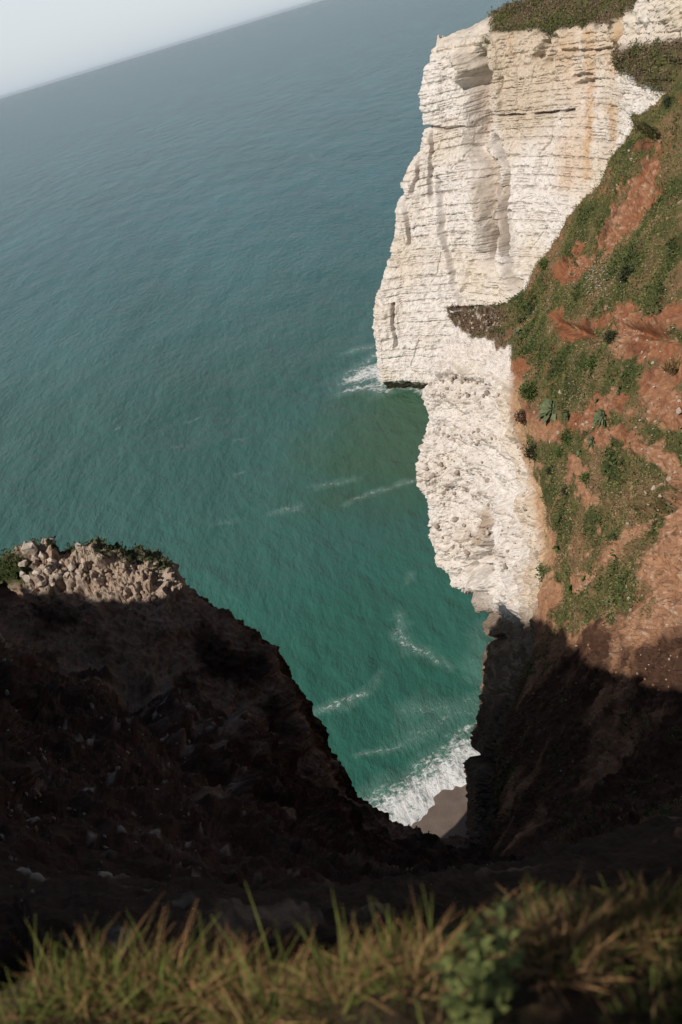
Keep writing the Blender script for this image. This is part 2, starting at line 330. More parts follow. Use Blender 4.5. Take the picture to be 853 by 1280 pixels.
ch_disp += crk([(606, 800), (622, 798)], 3, 1.2) + crk([(604, 866), (640, 862)], 3, .8) + crk([(590, 940), (625, 965)], 5, 1.4)
w2, i2 = worley(P, 0.9)
so_disp = 1.0*n_lo + 0.45*n_md + 0.12*n_hi + 0.25*fbm(P, .35, 4, .5, True)
terr = crk([(700, 405), (745, 425)], 6, .8) + crk([(788, 412), (812, 418), (850, 425)], 5, .6) - crk([(785, 402), (850, 405)], 8, .4)
terr += crk([(815, 640), (850, 615)], 6, .9) - crk([(800, 632), (845, 603)], 6, .5) + crk([(808, 172), (820, 170)], 5, 1.5) - crk([(800, 160), (824, 160)], 6, .8)
terr += crk([(810, 235), (770, 290), (718, 340)], 12, .7) + crk([(833, 722), (842, 715)], 4, .8) + crk([(825, 812), (842, 800)], 3, .6)
terr += crk([(690, 500), (700, 540)], 8, .3) + crk([(640, 470), (650, 560), (660, 610)], 9, .6) + crk([(662, 610), (672, 650), (680, 690)], 10, .5)
so_disp += terr + spur_turf*(1.1*fbm(P+21, .45, 4, .6) + .35*fbm(P+23, 1.7, 3, .6)) + .10*fbm(P+61, 3.2, 3, .65)
stony = ss(-.2, .35, n_md + 0.2 + 0.9*ss(60, 10, dist_poly(px, py, [(853, 620), (822, 680), (830, 730), (853, 800)])) - 0.6*ss(760, 700, px))
cl, ci_ = worley(P+7, 2.2); cl2, ci2 = worley(P+17, 4.6)
so_disp += stony*(0.22*ss(.7, .15, cl)*ss(.35, .8, ci_) + 0.10*ss(.7, .15, cl2)*ss(.3, .7, ci2)) + 0.05*ss(.7, .1, cl2)
disp = ch_disp*chalkm + so_disp*(1-chalkm)
edgefade = ss(0, 10, JJ)*1.0
P2 = P + Nn*disp[:, None]
# colours
soilc = [[(815, 212), (790, 255), (760, 290), (716, 345)], [(803, 178), (815, 175)], [(700, 402), (722, 420), (745, 412), (765, 400)], [(790, 398), (853, 402)],
         [(800, 430), (840, 450), (825, 500), (853, 530)], [(640, 470), (650, 560), (668, 640), (690, 690)], [(655, 530), (700, 535), (740, 525), (770, 500)],
         [(680, 780), (694, 735)], [(865, 650), (850, 700), (858, 760), (825, 800), (775, 812), (853, 850)], [(715, 585), (742, 622)], [(780, 545), (853, 600)],
         [(725, 735), (762, 700), (800, 650)], [(730, 560), (765, 540)]]
rad = [13, 9, 12, 14, 24, 17, 12, 14, 42, 10, 9, 7, 9]
sm = np.zeros(len(P))
wx = px + 16*noise(P*.22) + 9*noise(P*.7+3) + 4*noise(P*2.); wy = py + 16*noise(P*.22+30) + 9*noise(P*.7+33) + 4*noise(P*2.+3)
for c, r in zip(soilc, rad): sm = np.maximum(sm, ss(1.5, 0.45, dist_poly(wx, wy, c)/r))
grass = ss(-.2, .25, 0.42 + 0.7*fbm(P+3, 0.22, 5, .6)*1.1 + 0.95*n_hi + 0.5*n_md - 1.05*sm - 0.75*ss(770, 815, py))
grass = np.clip(grass, 0, 1)
gn = fbm(P+33, .3, 5)
gc = mix(np.tile(GRASS, (len(P), 1)), np.array([.20, .13, .07]), ss(-.15, .25, gn)); gc = mix(gc, np.array([.045, .055, .022]), ss(-.05, -.4, gn)*.8)
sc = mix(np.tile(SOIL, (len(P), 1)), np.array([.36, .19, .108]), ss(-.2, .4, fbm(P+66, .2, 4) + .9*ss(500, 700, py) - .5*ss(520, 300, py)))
sc = mix(sc, SOILP, np.clip(stony*(0.25 + 0.75*ss(.55, .9, ci_)), 0, 1)*.7)
sc = mix(sc, np.array([.52, .40, .30]), stony*ss(.8, .97, ci2)*ss(.55, .3, cl2))
sc = mix(sc, np.array([.13, .055, .035]), ss(.15, .45, fbm(P+88, .9, 4))*.6)
sc = mix(sc, np.array([.06, .031, .021]), .93*ss(.42, .05, fbm(P+188, .22, 5) + .6*ss(860, 760, py)))  # shade of the lower slope painted in as dark soil patches
slab = ss(20, 12, dist_poly(px, py, [(655, 630), (672, 660), (685, 690)])); sc = mix(sc, np.array([.42, .22, .12]), slab*.8)
yel = np.exp(-((jv+10)/16)**2)*ss(455, 500, py)*ss(760, 700, py); sc = mix(sc, np.array([.50, .34, .20]), np.clip(yel, 0, 1)*.75)
cc = mix(np.tile(CHALK, (len(P), 1)), CREAM, np.clip(ss(-.15, .45, n_lo)*.35 + 0.65*ss(34, 2, jv + 10*n_md)*ss(430, 520, py), 0, 1))
cc = mix(cc, np.array([.60, .43, .28]), 0.55*ss(.0, .4, n_md)*ss(46, 10, jv)*ss(430, 560, py))
cc = mix(cc, np.array([.42, .33, .25]), np.clip(lump*(0.20 + 0.8*bands)*ss(.45, .9, wi_), 0, 1))
cc = mix(cc, np.array([.33, .25, .19]), ss(.5, .25, wq)*ss(.62, .8, iq)*(.25+.65*bands))
cc = mix(cc, np.array([.46, .37, .28]), .55*ss(.93, 1., np.sin(zb*2.6 + 1.5*n_lo + .8*n_md))*ss(-.3, .3, n_md))
cc = mix(cc, np.array([.34, .22, .13]), 0.75*np.exp(-(dist_poly(px, py, [(608, 640), (600, 670), (606, 695)])/9)**2)*ss(-.3, .2, n_md))
cc = mix(cc, np.array([.24, .18, .135]), ss(755, 795, py + .12*(px-620) + .9*np.clip(628-px, 0, 40)))  # shade below the overhang put into the rock colour
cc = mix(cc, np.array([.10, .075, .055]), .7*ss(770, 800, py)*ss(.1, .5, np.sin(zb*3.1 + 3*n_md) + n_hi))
cc = mix(cc, np.array([.085, .058, .042]), ss(855, 890, py)*ss(-.45, .1, n_md+.1))  # lowest wall painted darker still for its shade
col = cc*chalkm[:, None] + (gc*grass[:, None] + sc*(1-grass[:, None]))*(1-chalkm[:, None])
col = mix(col, np.array([.17, .115, .075]), spur_turf*.9)
col = mix(col, np.array([.50, .43, .36]), spur_turf*ss(.1, .35, n_hi)*ss(640, 600, px))
F = grid_faces(ni, nj); cf = chalkm[F].mean(1) > 0.5
objs = {}
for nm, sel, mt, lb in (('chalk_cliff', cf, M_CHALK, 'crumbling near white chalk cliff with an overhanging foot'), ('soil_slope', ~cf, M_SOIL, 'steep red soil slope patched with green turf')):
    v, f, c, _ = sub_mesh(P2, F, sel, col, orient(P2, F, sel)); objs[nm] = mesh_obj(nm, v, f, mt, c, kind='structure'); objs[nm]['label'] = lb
CLIFF, SLOPE = objs['chalk_cliff'], objs['soil_slope']
N2 = face_camera(normals(P2.reshape(ni, nj, 3)), P2.reshape(ni, nj, 3)).reshape(-1, 3)
pxd, pyd = proj(P2)
RS = dict(P=P2, N=N2, px=pxd, py=pyd, Y=P2[:, 1], grass=grass*(1-chalkm)*(1-spur_turf), chalk=chalkm, sm=sm, spur=spur_turf, J=JJ)

# ------------------------------------------------------------------ left ridge and gully
L = [ # crest, wall foot, spur crest, mid, low, lip
 [(0,-999,0,-60,-10,77),(0,-999,0,-55,-14,78),(0,-999,0,-48,-18,78.3),(0,-999,0,-38,-22,78.3),(0,-999,0,-28,-26,78.3),(0,-999,0,-20,-30,78.3)],
 [(0,-999,0,-46,14,77),(0,-999,0,-42,10,78),(0,-999,0,-38,6,78),(0,-999,0,-28,0,78.3),(0,-999,0,-18,-4,78.3),(0,-999,0,-9,-6,78.3)],
 [(0,-999,0,-33,34,73),(0,-999,0,-30,30,75),(0,-999,0,-26,24,78),(0,-999,0,-18,14,78),(0,-999,0,-9,6,78),(0,-999,0,-5,2,78)],
 [(0,-999,0,-24,38,65.2),(0,-999,0,-21,34,64),(0,-999,0,-18,27,70),(0,-999,0,-13,16,71.5),(0,-999,0,-7,7,75.3),(0,-999,0,-3,2.5,77.3)],
 [(-25,722,50),(-25,765,47),(-25,792,34),(-20,930,17.5),(-20,1080,10.8),(-10,1225,6.0)],
 [(24,684,50),(40,800,45),(38,828,35),(40,950,19),(50,1090,11.2),(60,1212,6.0)],
 [(100,684,50),(110,836,43.5),(112,848,34),(120,960,20),(130,1090,11.5),(140,1200,6.0)],
 [(188,702,49),(205,850,42.5),(218,868,36),(220,980,21),(225,1100,12.2),(240,1192,6.0)],
 [(245,745,48),(272,885,42.5),(288,900,36.5),(290,1000,22),(310,1105,12.8),(330,1182,6.0)],
 [(312,787,47),(322,905,42.5),(335,930,37),(350,1030,23),(380,1112,13.5),(410,1172,6.0)],
 [(352,838,46.5),(372,950,42.5),(385,978,38),(400,1050,24.5),(440,1120,14.2),(480,1160,6.0)],
 [(397,925,46),(412,1000,42.5),(425,1015,39),(450,1070,25.5),(510,1122,15.5),(560,1148,6.0)],
 [(431,985,45),(445,1028,42),(458,1040,39.5),(495,1082,26.5),(570,1122,16.9),(640,1135,6.0)],
 [(488,1032,45),(500,1050,42),(510,1060,39.5),(545,1090,27.5),(630,1120,18.2),(730,1115,6.0)],
 [(558,1050,44.5),(567,1062,42),(578,1072,39),(615,1090,28.5),(695,1108,19.6),(820,1085,6.0)],
 [(630,1046,50),(640,1056,44),(650,1066,40),(690,1080,29),(765,1090,20.2),(920,1055,6.0)],
 [(760,1050,52),(780,1060,44),(800,1070,40),(840,1070,26),(900,1060,18.9),(1100,1000,6.0)],
 [(950,1030,56),(980,1040,46),(1000,1040,40),(1150,1010,26),(1400,960,17),(1900,860,6.0)]]
ctrl = []
for r in L:
    q = T(r); c = q[0]
    b = [np.array([c[0]+1, c[1]+17, -4]), c+np.array([.6, 10, -c[2]*0.62]), c+np.array([.3, 4.5, -8.])]
    ctrl.append(b + q + [q[-1] + np.array([0, -2.5, -5.])])
G, _, A_, B_ = sheet(ctrl, [16, 20, 20, 26, 40, 50, 56, 46, 52, 44, 52, 46, 42, 40, 30, 20, 14], [8, 10, 24, 90, 34, 80, 50, 28, 5])
N = face_camera(normals(G), G); ni, nj = G.shape[:2]; P = G.reshape(-1, 3); Nn = N.reshape(-1, 3)
px, py = proj(P); JJ = np.tile(np.arange(nj), ni); jc = 42
near = P[:, 1]
sc_ = ss(2.5, 20, near)                                  # finer relief close by
n_lo = fbm(P+200, 0.13, 4); n_md = fbm(P+250, 0.5, 4); n_hi = fbm(P+290, 1.9, 4)
w1, i1 = worley(P+40, 1.3); w3, i3 = worley(P+60, 3.2)
wall = ss(jc-4, jc+2, JJ)*ss(jc+112, jc+90, JJ)
rub = ss(400, 150, px)*ss(jc+105, jc+130, JJ)              # rubble on the left flank
d = (.8*n_lo*wall + 0.9*n_lo*(1-wall))*sc_ + (0.75*n_md + 0.5*(fbm(P+70, .4, 5, .55, True)-.55))*np.clip(sc_, .12, 1) + 0.22*n_hi*np.clip(sc_, .3, 1)
knob = ss(50, 16, dist_poly(px, py, [(40, 700), (110, 702), (190, 722)]) )
sc2 = ss(6, 22, near)
d += knob*(0.45*ss(.8, .1, w1)*ss(.1, .8, i1+.2) + .18*ss(.7, .1, w3)) + ss(230, 190, px)*wall*.55*(fbm(P+35, .8, 4, .6)) + rub*(0.30*ss(.7, .1, w1)*ss(.4, .9, i1)*sc2 + 0.13*(.3+.7*sc2)*ss(.7, .1, w3)*ss(.3, .8, i3)) + 0.07*ss(.7, .1, w3)*(1-rub) + .06*fbm(P, 5.0, 3)*ss(14, 5, near)*ss(2.0, 3.2, near)*5*.4
d += .35*fbm(P+5, .9, 5, .6)*sc2 + .4*(fbm(P+15, 1.1, 4, .55, True)-.5)*wall - .25*ss(20, 35, near)
d += .7*fbm(P+95, .55, 5, .6)*ss(110, 60, px)*sc2 + crk([(330, 960), (360, 1010)], 18, .0)*0
def ck(pts, w, dd): return -dd*np.exp(-(dist_poly(px, py, pts)/w)**2)
d += ck([(165, 860), (245, 915), (300, 960)], 22, 1.6) - ck([(300, 905), (325, 930), (360, 950)], 10, .9) - ck([(215, 868), (240, 890)], 8, .7)
d += ck([(340, 985), (385, 1010)], 12, 1.2) - ck([(400, 1000), (440, 1030)], 10, .6) + ck([(355, 900), (345, 940)], 8, .6) - ck([(330, 820), (380, 930)], 10, .7)
d *= ss(3.0, 9, near)*.7 + .3
P2 = P + Nn*d[:, None]
soilD = np.array([.075, .036, .024])  # gully soil colour darkened to deepen the shade it lies in
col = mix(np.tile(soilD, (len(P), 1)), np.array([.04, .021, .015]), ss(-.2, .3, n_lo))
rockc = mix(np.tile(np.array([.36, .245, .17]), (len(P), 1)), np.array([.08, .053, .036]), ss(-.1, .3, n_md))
col = mix(col, np.array([.036, .019, .013]), .8*ss(17, 9, near + 3*n_md))  # nearest gully soil painted darker, standing in for shade
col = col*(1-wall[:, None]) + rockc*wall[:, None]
col = mix(col, np.array([.46, .36, .28]), ss(75, 20, dist_poly(px, py, [(40, 700), (110, 705), (200, 730)]))*ss(-.35, .2, n_md)*.9)
col = mix(col, np.array([.34, .255, .20]), np.clip(sum(np.exp(-(dist_poly(px, py, q)/r)**2) for q, r in (([(212, 866), (240, 880), (252, 900)], 8), ([(290, 905), (312, 905)], 9), ([(375, 945), (420, 960)], 9), ([(320, 940), (300, 985)], 6), ([(0, 780), (15, 800)], 10))), 0, 1)*ss(-.15, .3, n_md + .5*n_hi)*.8)
col = mix(col, np.array([.26, .17, .12]), ss(.72, .95, i1)*ss(.0, .3, n_md)*.7*(1-wall)); col = mix(col, np.array([.42, .34, .28]), rub*ss(.93, .98, i3)*ss(.55, .3, w3))
col = mix(col, np.array([.045, .06, .02]), ss(30, 10, dist_poly(px, py, [(-60, 715), (20, 712)])) + .8*ss(7, 3, dist_poly(px, py, [(60, 676), (100, 684), (190, 697), (205, 712)])))
F = grid_faces(ni, nj); sel = np.ones(len(F), bool)
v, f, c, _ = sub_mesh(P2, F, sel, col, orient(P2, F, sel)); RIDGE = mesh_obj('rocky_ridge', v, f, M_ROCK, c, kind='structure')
RIDGE['label'] = 'dark shaded rocky ridge and gully with a pale boulder tip'
N2 = face_camera(normals(P2.reshape(ni, nj, 3)), P2.reshape(ni, nj, 3)).reshape(-1, 3); pxd, pyd = proj(P2)
LS = dict(P=P2, N=N2, px=pxd, py=pyd, Y=P2[:, 1])

# ------------------------------------------------------------------ ground underfoot
gx = np.concatenate([np.linspace(-16, -2.6, 60), np.linspace(-2.5, 2.6, 230), np.linspace(2.7, 16, 60)]); gy = np.concatenate([np.linspace(-26, 0.2, 60), np.linspace(0.3, 5.2, 120)])
X, Y = np.meshgrid(gx, gy, indexing='ij'); 
_lp = sorted([tuple(sea_at(a, b, 77.95)[:2]) for a, b in ((-300, 1295), (0, 1262), (200, 1250), (420, 1232), (640, 1190), (853, 1130), (1200, 1030))])
def lip_y(X): return np.interp(X, [q[0] for q in _lp], [q[1] for q in _lp]) + 0.05*np.sin(X*4.3+.5) + 0.03*np.sin(X*9.1)
def gz(X, Y):
    lipY = lip_y(X)
    z = 78.35 - 0.30*np.clip(Y-0.6, 0, 9)**1.25 - 3.6*np.clip(Y-lipY, 0, 9) + 0.0*X
    return z + 0.05*np.sin(X*2.3+Y*1.7) + 0.04*np.sin(X*5.1-Y*3.3)
PG = np.stack([X, Y, gz(X, Y)], -1).reshape(-1, 3); PG[:, 2] += fbm(PG*np.array([1, 1, 0]), 1.5, 4)*.08 + fbm(PG*np.array([1, 1, 0])+9, 7., 4, .6)*.05*ss(-.1, .2, PG[:, 1]-lip_y(PG[:, 0]))
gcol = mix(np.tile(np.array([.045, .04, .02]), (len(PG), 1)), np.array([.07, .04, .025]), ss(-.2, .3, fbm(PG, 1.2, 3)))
gcol = mix(gcol, np.array([.022, .014, .01]), ss(0, .15, PG[:, 1]-lip_y(PG[:, 0])))  # shade past the lip painted as near-black soil
Fg = grid_faces(len(gx), len(gy)); sel = np.ones(len(Fg), bool)
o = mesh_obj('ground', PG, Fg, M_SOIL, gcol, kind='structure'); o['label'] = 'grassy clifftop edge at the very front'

# ------------------------------------------------------------------ sea and beach
m, nt, b = mat_new('sea_water'); n, l = nt.nodes, nt.links
tc = n.new('ShaderNodeTexCoord'); geo = n.new('ShaderNodeNewGeometry')
def tex(kind, scale, vec=None, **kw):
    t = n.new(kind); t.inputs['Scale'].default_value = scale
    for k, v in kw.items(): t.inputs[k].default_value = v
    l.new(vec or tc.outputs['Object'], t.inputs['Vector']); return t
def mapping(rot, sc):
    mp = n.new('ShaderNodeMapping'); mp.inputs['Rotation'].default_value[2] = math.radians(rot); mp.inputs['Scale'].default_value = sc
    l.new(tc.outputs['Object'], mp.inputs['Vector']); return mp.outputs[0]
def math_(op, a, b_=None, c=None):
    q = n.new('ShaderNodeMath'); q.operation = op
    for i, v in enumerate((a, b_, c)):
        if v is None: continue
        if isinstance(v, (int, float)): q.inputs[i].default_value = v
        else: l.new(v, q.inputs[i])
    return q.outputs[0]
def mixc(f, a, b_):
    q = n.new('ShaderNodeMix'); q.data_type = 'RGBA'
    for i, v in ((0, f), (6, a), (7, b_)):
        if isinstance(v, tuple): q.inputs[i].default_value = (*v, 1)
        elif isinstance(v, (int, float)): q.inputs[i].default_value = v
        else: l.new(v, q.inputs[i])
    return q.outputs[2]
def mr(v, a, b_, c=0., d=1.):
    q = n.new('ShaderNodeMapRange'); l.new(v, q.inputs[0])
    for i, x in enumerate((a, b_, c, d)): q.inputs[i+1].default_value = x
    return q.outputs[0]
def attr(nm):
    q = n.new('ShaderNodeAttribute'); q.attribute_name = nm; return q
wat = attr('tint').outputs['Color']; foam = attr('foam').outputs['Fac']
big = tex('ShaderNodeTexNoise', 0.02, mapping(20, (1, .35, 1)), Detail=5.0, Roughness=.6)
wat2 = mixc(mr(big.outputs[0], .35, .68), wat, (0.050, 0.105, 0.105))
mx = n.new('ShaderNodeVectorMath'); mx.operation = 'SCALE'; l.new(wat, mx.inputs[0]); l.new(mr(big.outputs[0], .3, .7, .82, 1.18), mx.inputs['Scale'])
ft = tex('ShaderNodeTexNoise', 1.5, None, Detail=8.0, Roughness=.72, Distortion=1.0)
vo = tex('ShaderNodeTexVoronoi', 1.1); vo.feature = 'DISTANCE_TO_EDGE'
mpv = n.new('ShaderNodeVectorMath'); mpv.operation = 'ADD'; l.new(tc.outputs['Object'], mpv.inputs[0])
sc3 = n.new('ShaderNodeVectorMath'); sc3.operation = 'SCALE'; l.new(ft.outputs[1], sc3.inputs[0]); sc3.inputs['Scale'].default_value = 2.4; l.new(sc3.outputs[0], mpv.inputs[1]); l.new(mpv.outputs[0], vo.inputs['Vector'])
vo2 = n.new('ShaderNodeTexVoronoi'); vo2.feature = 'DISTANCE_TO_EDGE'; vo2.inputs['Scale'].default_value = .47; l.new(mpv.outputs[0], vo2.inputs['Vector'])
lace = math_('ADD', math_('MULTIPLY', mr(vo.outputs['Distance'], 0.0, 0.42, 1.0, 0.0), .5), math_('MULTIPLY', mr(vo2.outputs['Distance'], 0.0, 0.40, 1.0, 0.0), .5))
pat = math_('ADD', math_('MULTIPLY', ft.outputs[0], .85), math_('MULTIPLY', lace, .24))
thr = math_('SUBTRACT', 1.02, math_('MULTIPLY', foam, .72))
fm = n.new('ShaderNodeMapRange'); l.new(pat, fm.inputs[0]); l.new(thr, fm.inputs[1]); l.new(math_('ADD', thr, .16), fm.inputs[2])
fmask = math_('MULTIPLY', fm.outputs[0], mr(foam, .0, .12))
milky = mixc(math_('MULTIPLY', mr(foam, .1, .8), math_('MULTIPLY', ft.outputs[0], .42)), mx.outputs[0], (0.45, .60, .54))
colr = mixc(math_('MULTIPLY', fmask, mr(foam, .3, .62, .55, 1.)), milky, (0.80, 0.79, 0.77))
l.new(colr, b.inputs['Base Color'])
l.new(mr(fmask, 0, 1, .22, .8), b.inputs['Roughness']); b.inputs['IOR'].default_value = 1.33
b.inputs['Specular IOR Level'].default_value = 0.12
r1 = tex('ShaderNodeTexNoise', 0.55, mapping(28, (1, .38, 1)), Detail=8.0, Roughness=.62)
r2 = tex('ShaderNodeTexNoise', 0.07, mapping(16, (1, .4, 1)), Detail=3.0)
hgt = math_('ADD', math_('MULTIPLY', r1.outputs[0], .9), math_('MULTIPLY', r2.outputs[0], 2.6))
bp = n.new('ShaderNodeBump'); bp.inputs['Strength'].default_value = .8; bp.inputs['Distance'].default_value = 1.05
l.new(hgt, bp.inputs['Height']); l.new(bp.outputs[0], b.inputs['Normal'])
M_SEA = m
xs = np.concatenate([-np.geomspace(60000, 95, 46), np.linspace(-90, 60, 400), np.geomspace(65, 60000, 46)])
ys = np.concatenate([-np.geomspace(60000, 30, 24)[:-1], np.linspace(-30, 68, 20), np.linspace(68.6, 250, 440), np.geomspace(252, 70000, 110)])
X, Y = np.meshgrid(xs, ys, indexing='ij'); PS = np.stack([X, Y, np.zeros_like(X)], -1).reshape(-1, 3)
rr = np.hypot(PS[:, 0], PS[:, 1]); fade = ss(600, 60, rr)
A = PS*np.array([1, .45, 0]); A2 = PS.copy(); A2[:, 0] = PS[:, 0]*.9+PS[:, 1]*.4; A2[:, 1] = (-PS[:, 0]*.4+PS[:, 1]*.9)*.35
PS[:, 2] = fade*(0.35*noise(A2*.12) + 0.18*noise(A2*.35+5) + .08*noise(A2*.9+9))
px, py = proj(PS); fr = (PS[:, 1] > 60)
def wpts(lst): return [tuple(sea_at(*q)[:2]) for q in lst]
wpX = PS[:, 0] + 1.6*noise(PS*.16+3) + .7*noise(PS*.5+8); wpY = PS[:, 1] + 1.6*noise(PS*.16+63) + .7*noise(PS*.5+68)
def D(lst): return dist_poly(wpX, wpY, wpts(lst))
nf = noise(PS*.25+3)*.6 + noise(PS*.8)*.4; nfl = noise(PS*.1+44)
shore = wpts([(470, 1050), (515, 1027), (548, 1002), (585, 972), (640, 930)])
dsh = dist_poly(PS[:, 0], PS[:, 1], shore)
foamA = np.zeros(len(PS))
def patch(lst, w, a):
    global foamA
    foamA = np.maximum(foamA, a*np.exp(-(D(lst)/(w*(1+.5*nf)))**2))
band = ss(10.5, 5.5, dsh + 2.4*nf + 1.2*nfl)*(0.60 + .26*ss(6.5, 2, dsh)); foamA = np.maximum(foamA, band)
foamA = np.maximum(foamA, .95*ss(1.0, .3, dsh+.4*nf))
patch([(395, 893), (412, 885), (450, 870)], 1.4, .62); patch([(455, 938), (480, 930), (500, 924)], .9, .60); patch([(470, 860), (478, 845)], 1.2, .42)
patch([(515, 885), (530, 880), (560, 890)], 2.8, .52); patch([(520, 915), (565, 895), (590, 880)], 3.4, .50); patch([(497, 765), (498, 795), (515, 812), (545, 822)], 1.5, .60)
patch([(510, 730), (518, 715)], 1.0, .45); patch([(545, 822), (568, 830)], 1.3, .5); patch([(345, 640), (368, 635)], 2.0, .55); patch([(395, 608), (438, 600)], 1.8, .52)
patch([(435, 632), (470, 612), (522, 600)], 1.3, .54); patch([(445, 472), (462, 462), (480, 468)], 6.5, .80); patch([(436, 488), (460, 482), (482, 488)], 4.0, .70); patch([(440, 440), (474, 430)], 3.5, .56); patch([(452, 455), (478, 440)], 3.5, .6)
patch([(482, 482), (530, 490)], 1.6, .68); patch([(470, 455), (476, 480)], 2.2, .8); patch([(600, 790), (602, 850)], 2.0, .40); patch([(270, 655), (290, 652)], 1.6, .4)
for k in range(16):
    a, b2 = rng.uniform(0, 470), rng.uniform(120, 600)
    if a < 480 - (b2 > 400)*80: patch([(a, b2), (a+rng.uniform(3, 9), b2-rng.uniform(1, 3))], .7 + b2*0.0 + 180/b2*1.0, .50)
NEAR = np.array([.034, .138, .102]); MID = np.array([.050, .140, .120]); FARC = np.array([.036, .142, .160])
col = mix(np.tile(NEAR, (len(PS), 1)), MID, ss(95, 190, PS[:, 1] + 12*nfl)); col = mix(col, FARC, ss(180, 520, PS[:, 1] + .4*PS[:, 0]+ 40*nfl))
col = mix(col, np.array([.055, .115, .060]), .75*ss(34, 8, D([(515, 560), (525, 510), (540, 520)]) + 8*nfl))
col = mix(col, np.array([.13, .20, .15]), .7*ss(7, 1, dsh)*fr)
Fs = grid_faces(len(xs), len(ys))
o = mesh_obj('sea', PS, Fs, M_SEA, col, {'foam': foamA*fr}, smooth=True, kind='structure'); o['label'] = 'green sea fading to grey blue at the tilted horizon'
# beach: gently rising shingle sheet on the near side of the shoreline
m, nt, b = mat_new('wet_shingle'); n, l = nt.nodes, nt.links; tc = n.new('ShaderNodeTexCoord')
t1 = tex('ShaderNodeTexNoise', 7.0, None, Detail=6.0, Roughness=.75); t2 = tex('ShaderNodeTexNoise', .5, None, Detail=3.0)
l.new(mixc(math_('ADD', math_('MULTIPLY', mr(t1.outputs[0], .3, .7), .7), math_('MULTIPLY', mr(t2.outputs[0], .3, .7), .3)), (.12, .088, .068), (.26, .19, .15)), b.inputs['Base Color'])
b.inputs['Roughness'].default_value = .8; bp = n.new('ShaderNodeBump'); bp.inputs['Distance'].default_value = .08; l.new(t1.outputs[0], bp.inputs['Height']); l.new(bp.outputs[0], b.inputs['Normal'])
s0, s1 = np.array(shore[1]), np.array(shore[3]); dv = (s1-s0)/np.linalg.norm(s1-s0); nv = np.array([dv[1], -dv[0]]); nv = nv if nv[1] < 0 else -nv
uu, vv = np.meshgrid(np.linspace(-14, 22, 120), np.linspace(-3, 26, 90), indexing='ij')
PB = np.stack([s0[0]+dv[0]*uu+nv[0]*vv, s0[1]+dv[1]*uu+nv[1]*vv, (vv+.9)*.13 - .12 + 0.35*np.clip(-vv, -1, 3)*-1*0], -1).reshape(-1, 3)
PB[:, 2] += .12*noise(PB*.4) + .05*noise(PB*1.3)
FB = grid_faces(120, 90); sel = np.ones(len(FB), bool)
v, f, c, _ = sub_mesh(PB, FB, sel, np.ones((len(PB), 3)), orient(PB, FB, sel)); o = mesh_obj('beach', v, f, m, None, smooth=True, kind='structure'); o['label'] = 'small brown shingle beach below the surf'

# ------------------------------------------------------------------ lookup of a surface point from a photo pixel
def surf(SF, px, py, r=4):
    d = np.hypot(SF['px']-px, SF['py']-py); c = np.where(d < r)[0]
    if not len(c): c = np.array([d.argmin()])
    k = c[SF['Y'][c].argmin()] if len(c) > 1 else c[0]
    near_ = c[SF['Y'][c] < SF['Y'][k]+2.0]; k = near_[d[near_].argmin()]
    return SF['P'][k], SF['N'][k]

# ------------------------------------------------------------------ stones
def rock_mesh(name, seed, sub, mat, col):
    bm = bmesh.new(); bmesh.ops.create_icosphere(bm, subdivisions=sub, radius=1)
    V = np.array([v.co for v in bm.verts]); r_ = np.random.default_rng(seed); off = r_.random(3)*50
    cuts = r_.normal(size=(12, 3)); cuts /= np.linalg.norm(cuts, axis=1)[:, None]
    for c in cuts:
        dd = V@c - r_.uniform(.42, .72); V -= np.clip(dd, 0, 9)[:, None]*c
    V *= (1 + .26*fbm(V+off, 1.7, 4))[:, None]*np.array([1, r_.uniform(.7, 1), r_.uniform(.6, .9)])
    for v, c in zip(bm.verts, V): v.co = c
    me = bpy.data.meshes.new(name); bm.to_mesh(me); bm.free()
    a = me.color_attributes.new('tint', 'FLOAT_COLOR', 'POINT'); cc = np.tile([*col, 1.], (len(V), 1)); cc[:, :3] *= (1+.25*noise(V*2+off))[:, None]
    a.data.foreach_set('color', cc.astype(np.float32).ravel()); me.materials.append(mat); return me
PALE = [rock_mesh('boulder', s, 3, M_STONE, (.54, .45, .37)) for s in range(5)]
TAN = [rock_mesh('boulder', s+20, 2, M_STONE, (.42, .31, .23)) for s in range(4)]
STP = [rock_mesh('stone', s+40, 1, M_STONE, (.52, .41, .32)) for s in range(4)]
STR = [rock_mesh('stone', s+50, 1, M_STONE, (.34, .19, .12)) for s in range(4)]
STD = [rock_mesh('stone', s+60, 1, M_STONE, (.36, .28, .23)) for s in range(4)]
NOD = [rock_mesh('flint_nodule', s+70, 1, M_STONE, (.37, .30, .24)) for s in range(5)] + [rock_mesh('flint_nodule', 80, 1, M_STONE, (.60, .54, .47))]
def put(name, me, parent, P0, N0, rad, sink=.35):
    o = bpy.data.objects.new(name, me); COL.objects.link(o); o.parent = parent
    o.location = P0 + N0*rad*(1-sink*2)*.6; o.scale = (rad,)*3
    o.rotation_euler = (random.uniform(0, 6.28), random.uniform(0, 6.28), random.uniform(0, 6.28)); return o
def mrad(P0, pxr): return pxr*np.linalg.norm(P0-np.array([0, 0, H]))/FPX
for (x, y, r) in [(34, 684, 12), (44, 694, 9), (60, 678, 9), (69, 670, 6), (99, 682, 7), (30, 702, 8), (46, 712, 9), (66, 700, 8), (76, 700, 8), (58, 710, 7), (90, 705, 8), (84, 690, 5),
                  (72, 717, 8), (84, 716, 7), (54, 726, 8), (36, 722, 7), (100, 713, 6), (40, 735, 6), (66, 728, 6), (105, 697, 6), (52, 690, 6), (110, 705, 5), (30, 715, 6)]:
    P0, N0 = surf(LS, x, y+3); put('boulder', random.choice(PALE), RIDGE, P0, N0, mrad(P0, r*random.uniform(.8, 1.1)), .45)
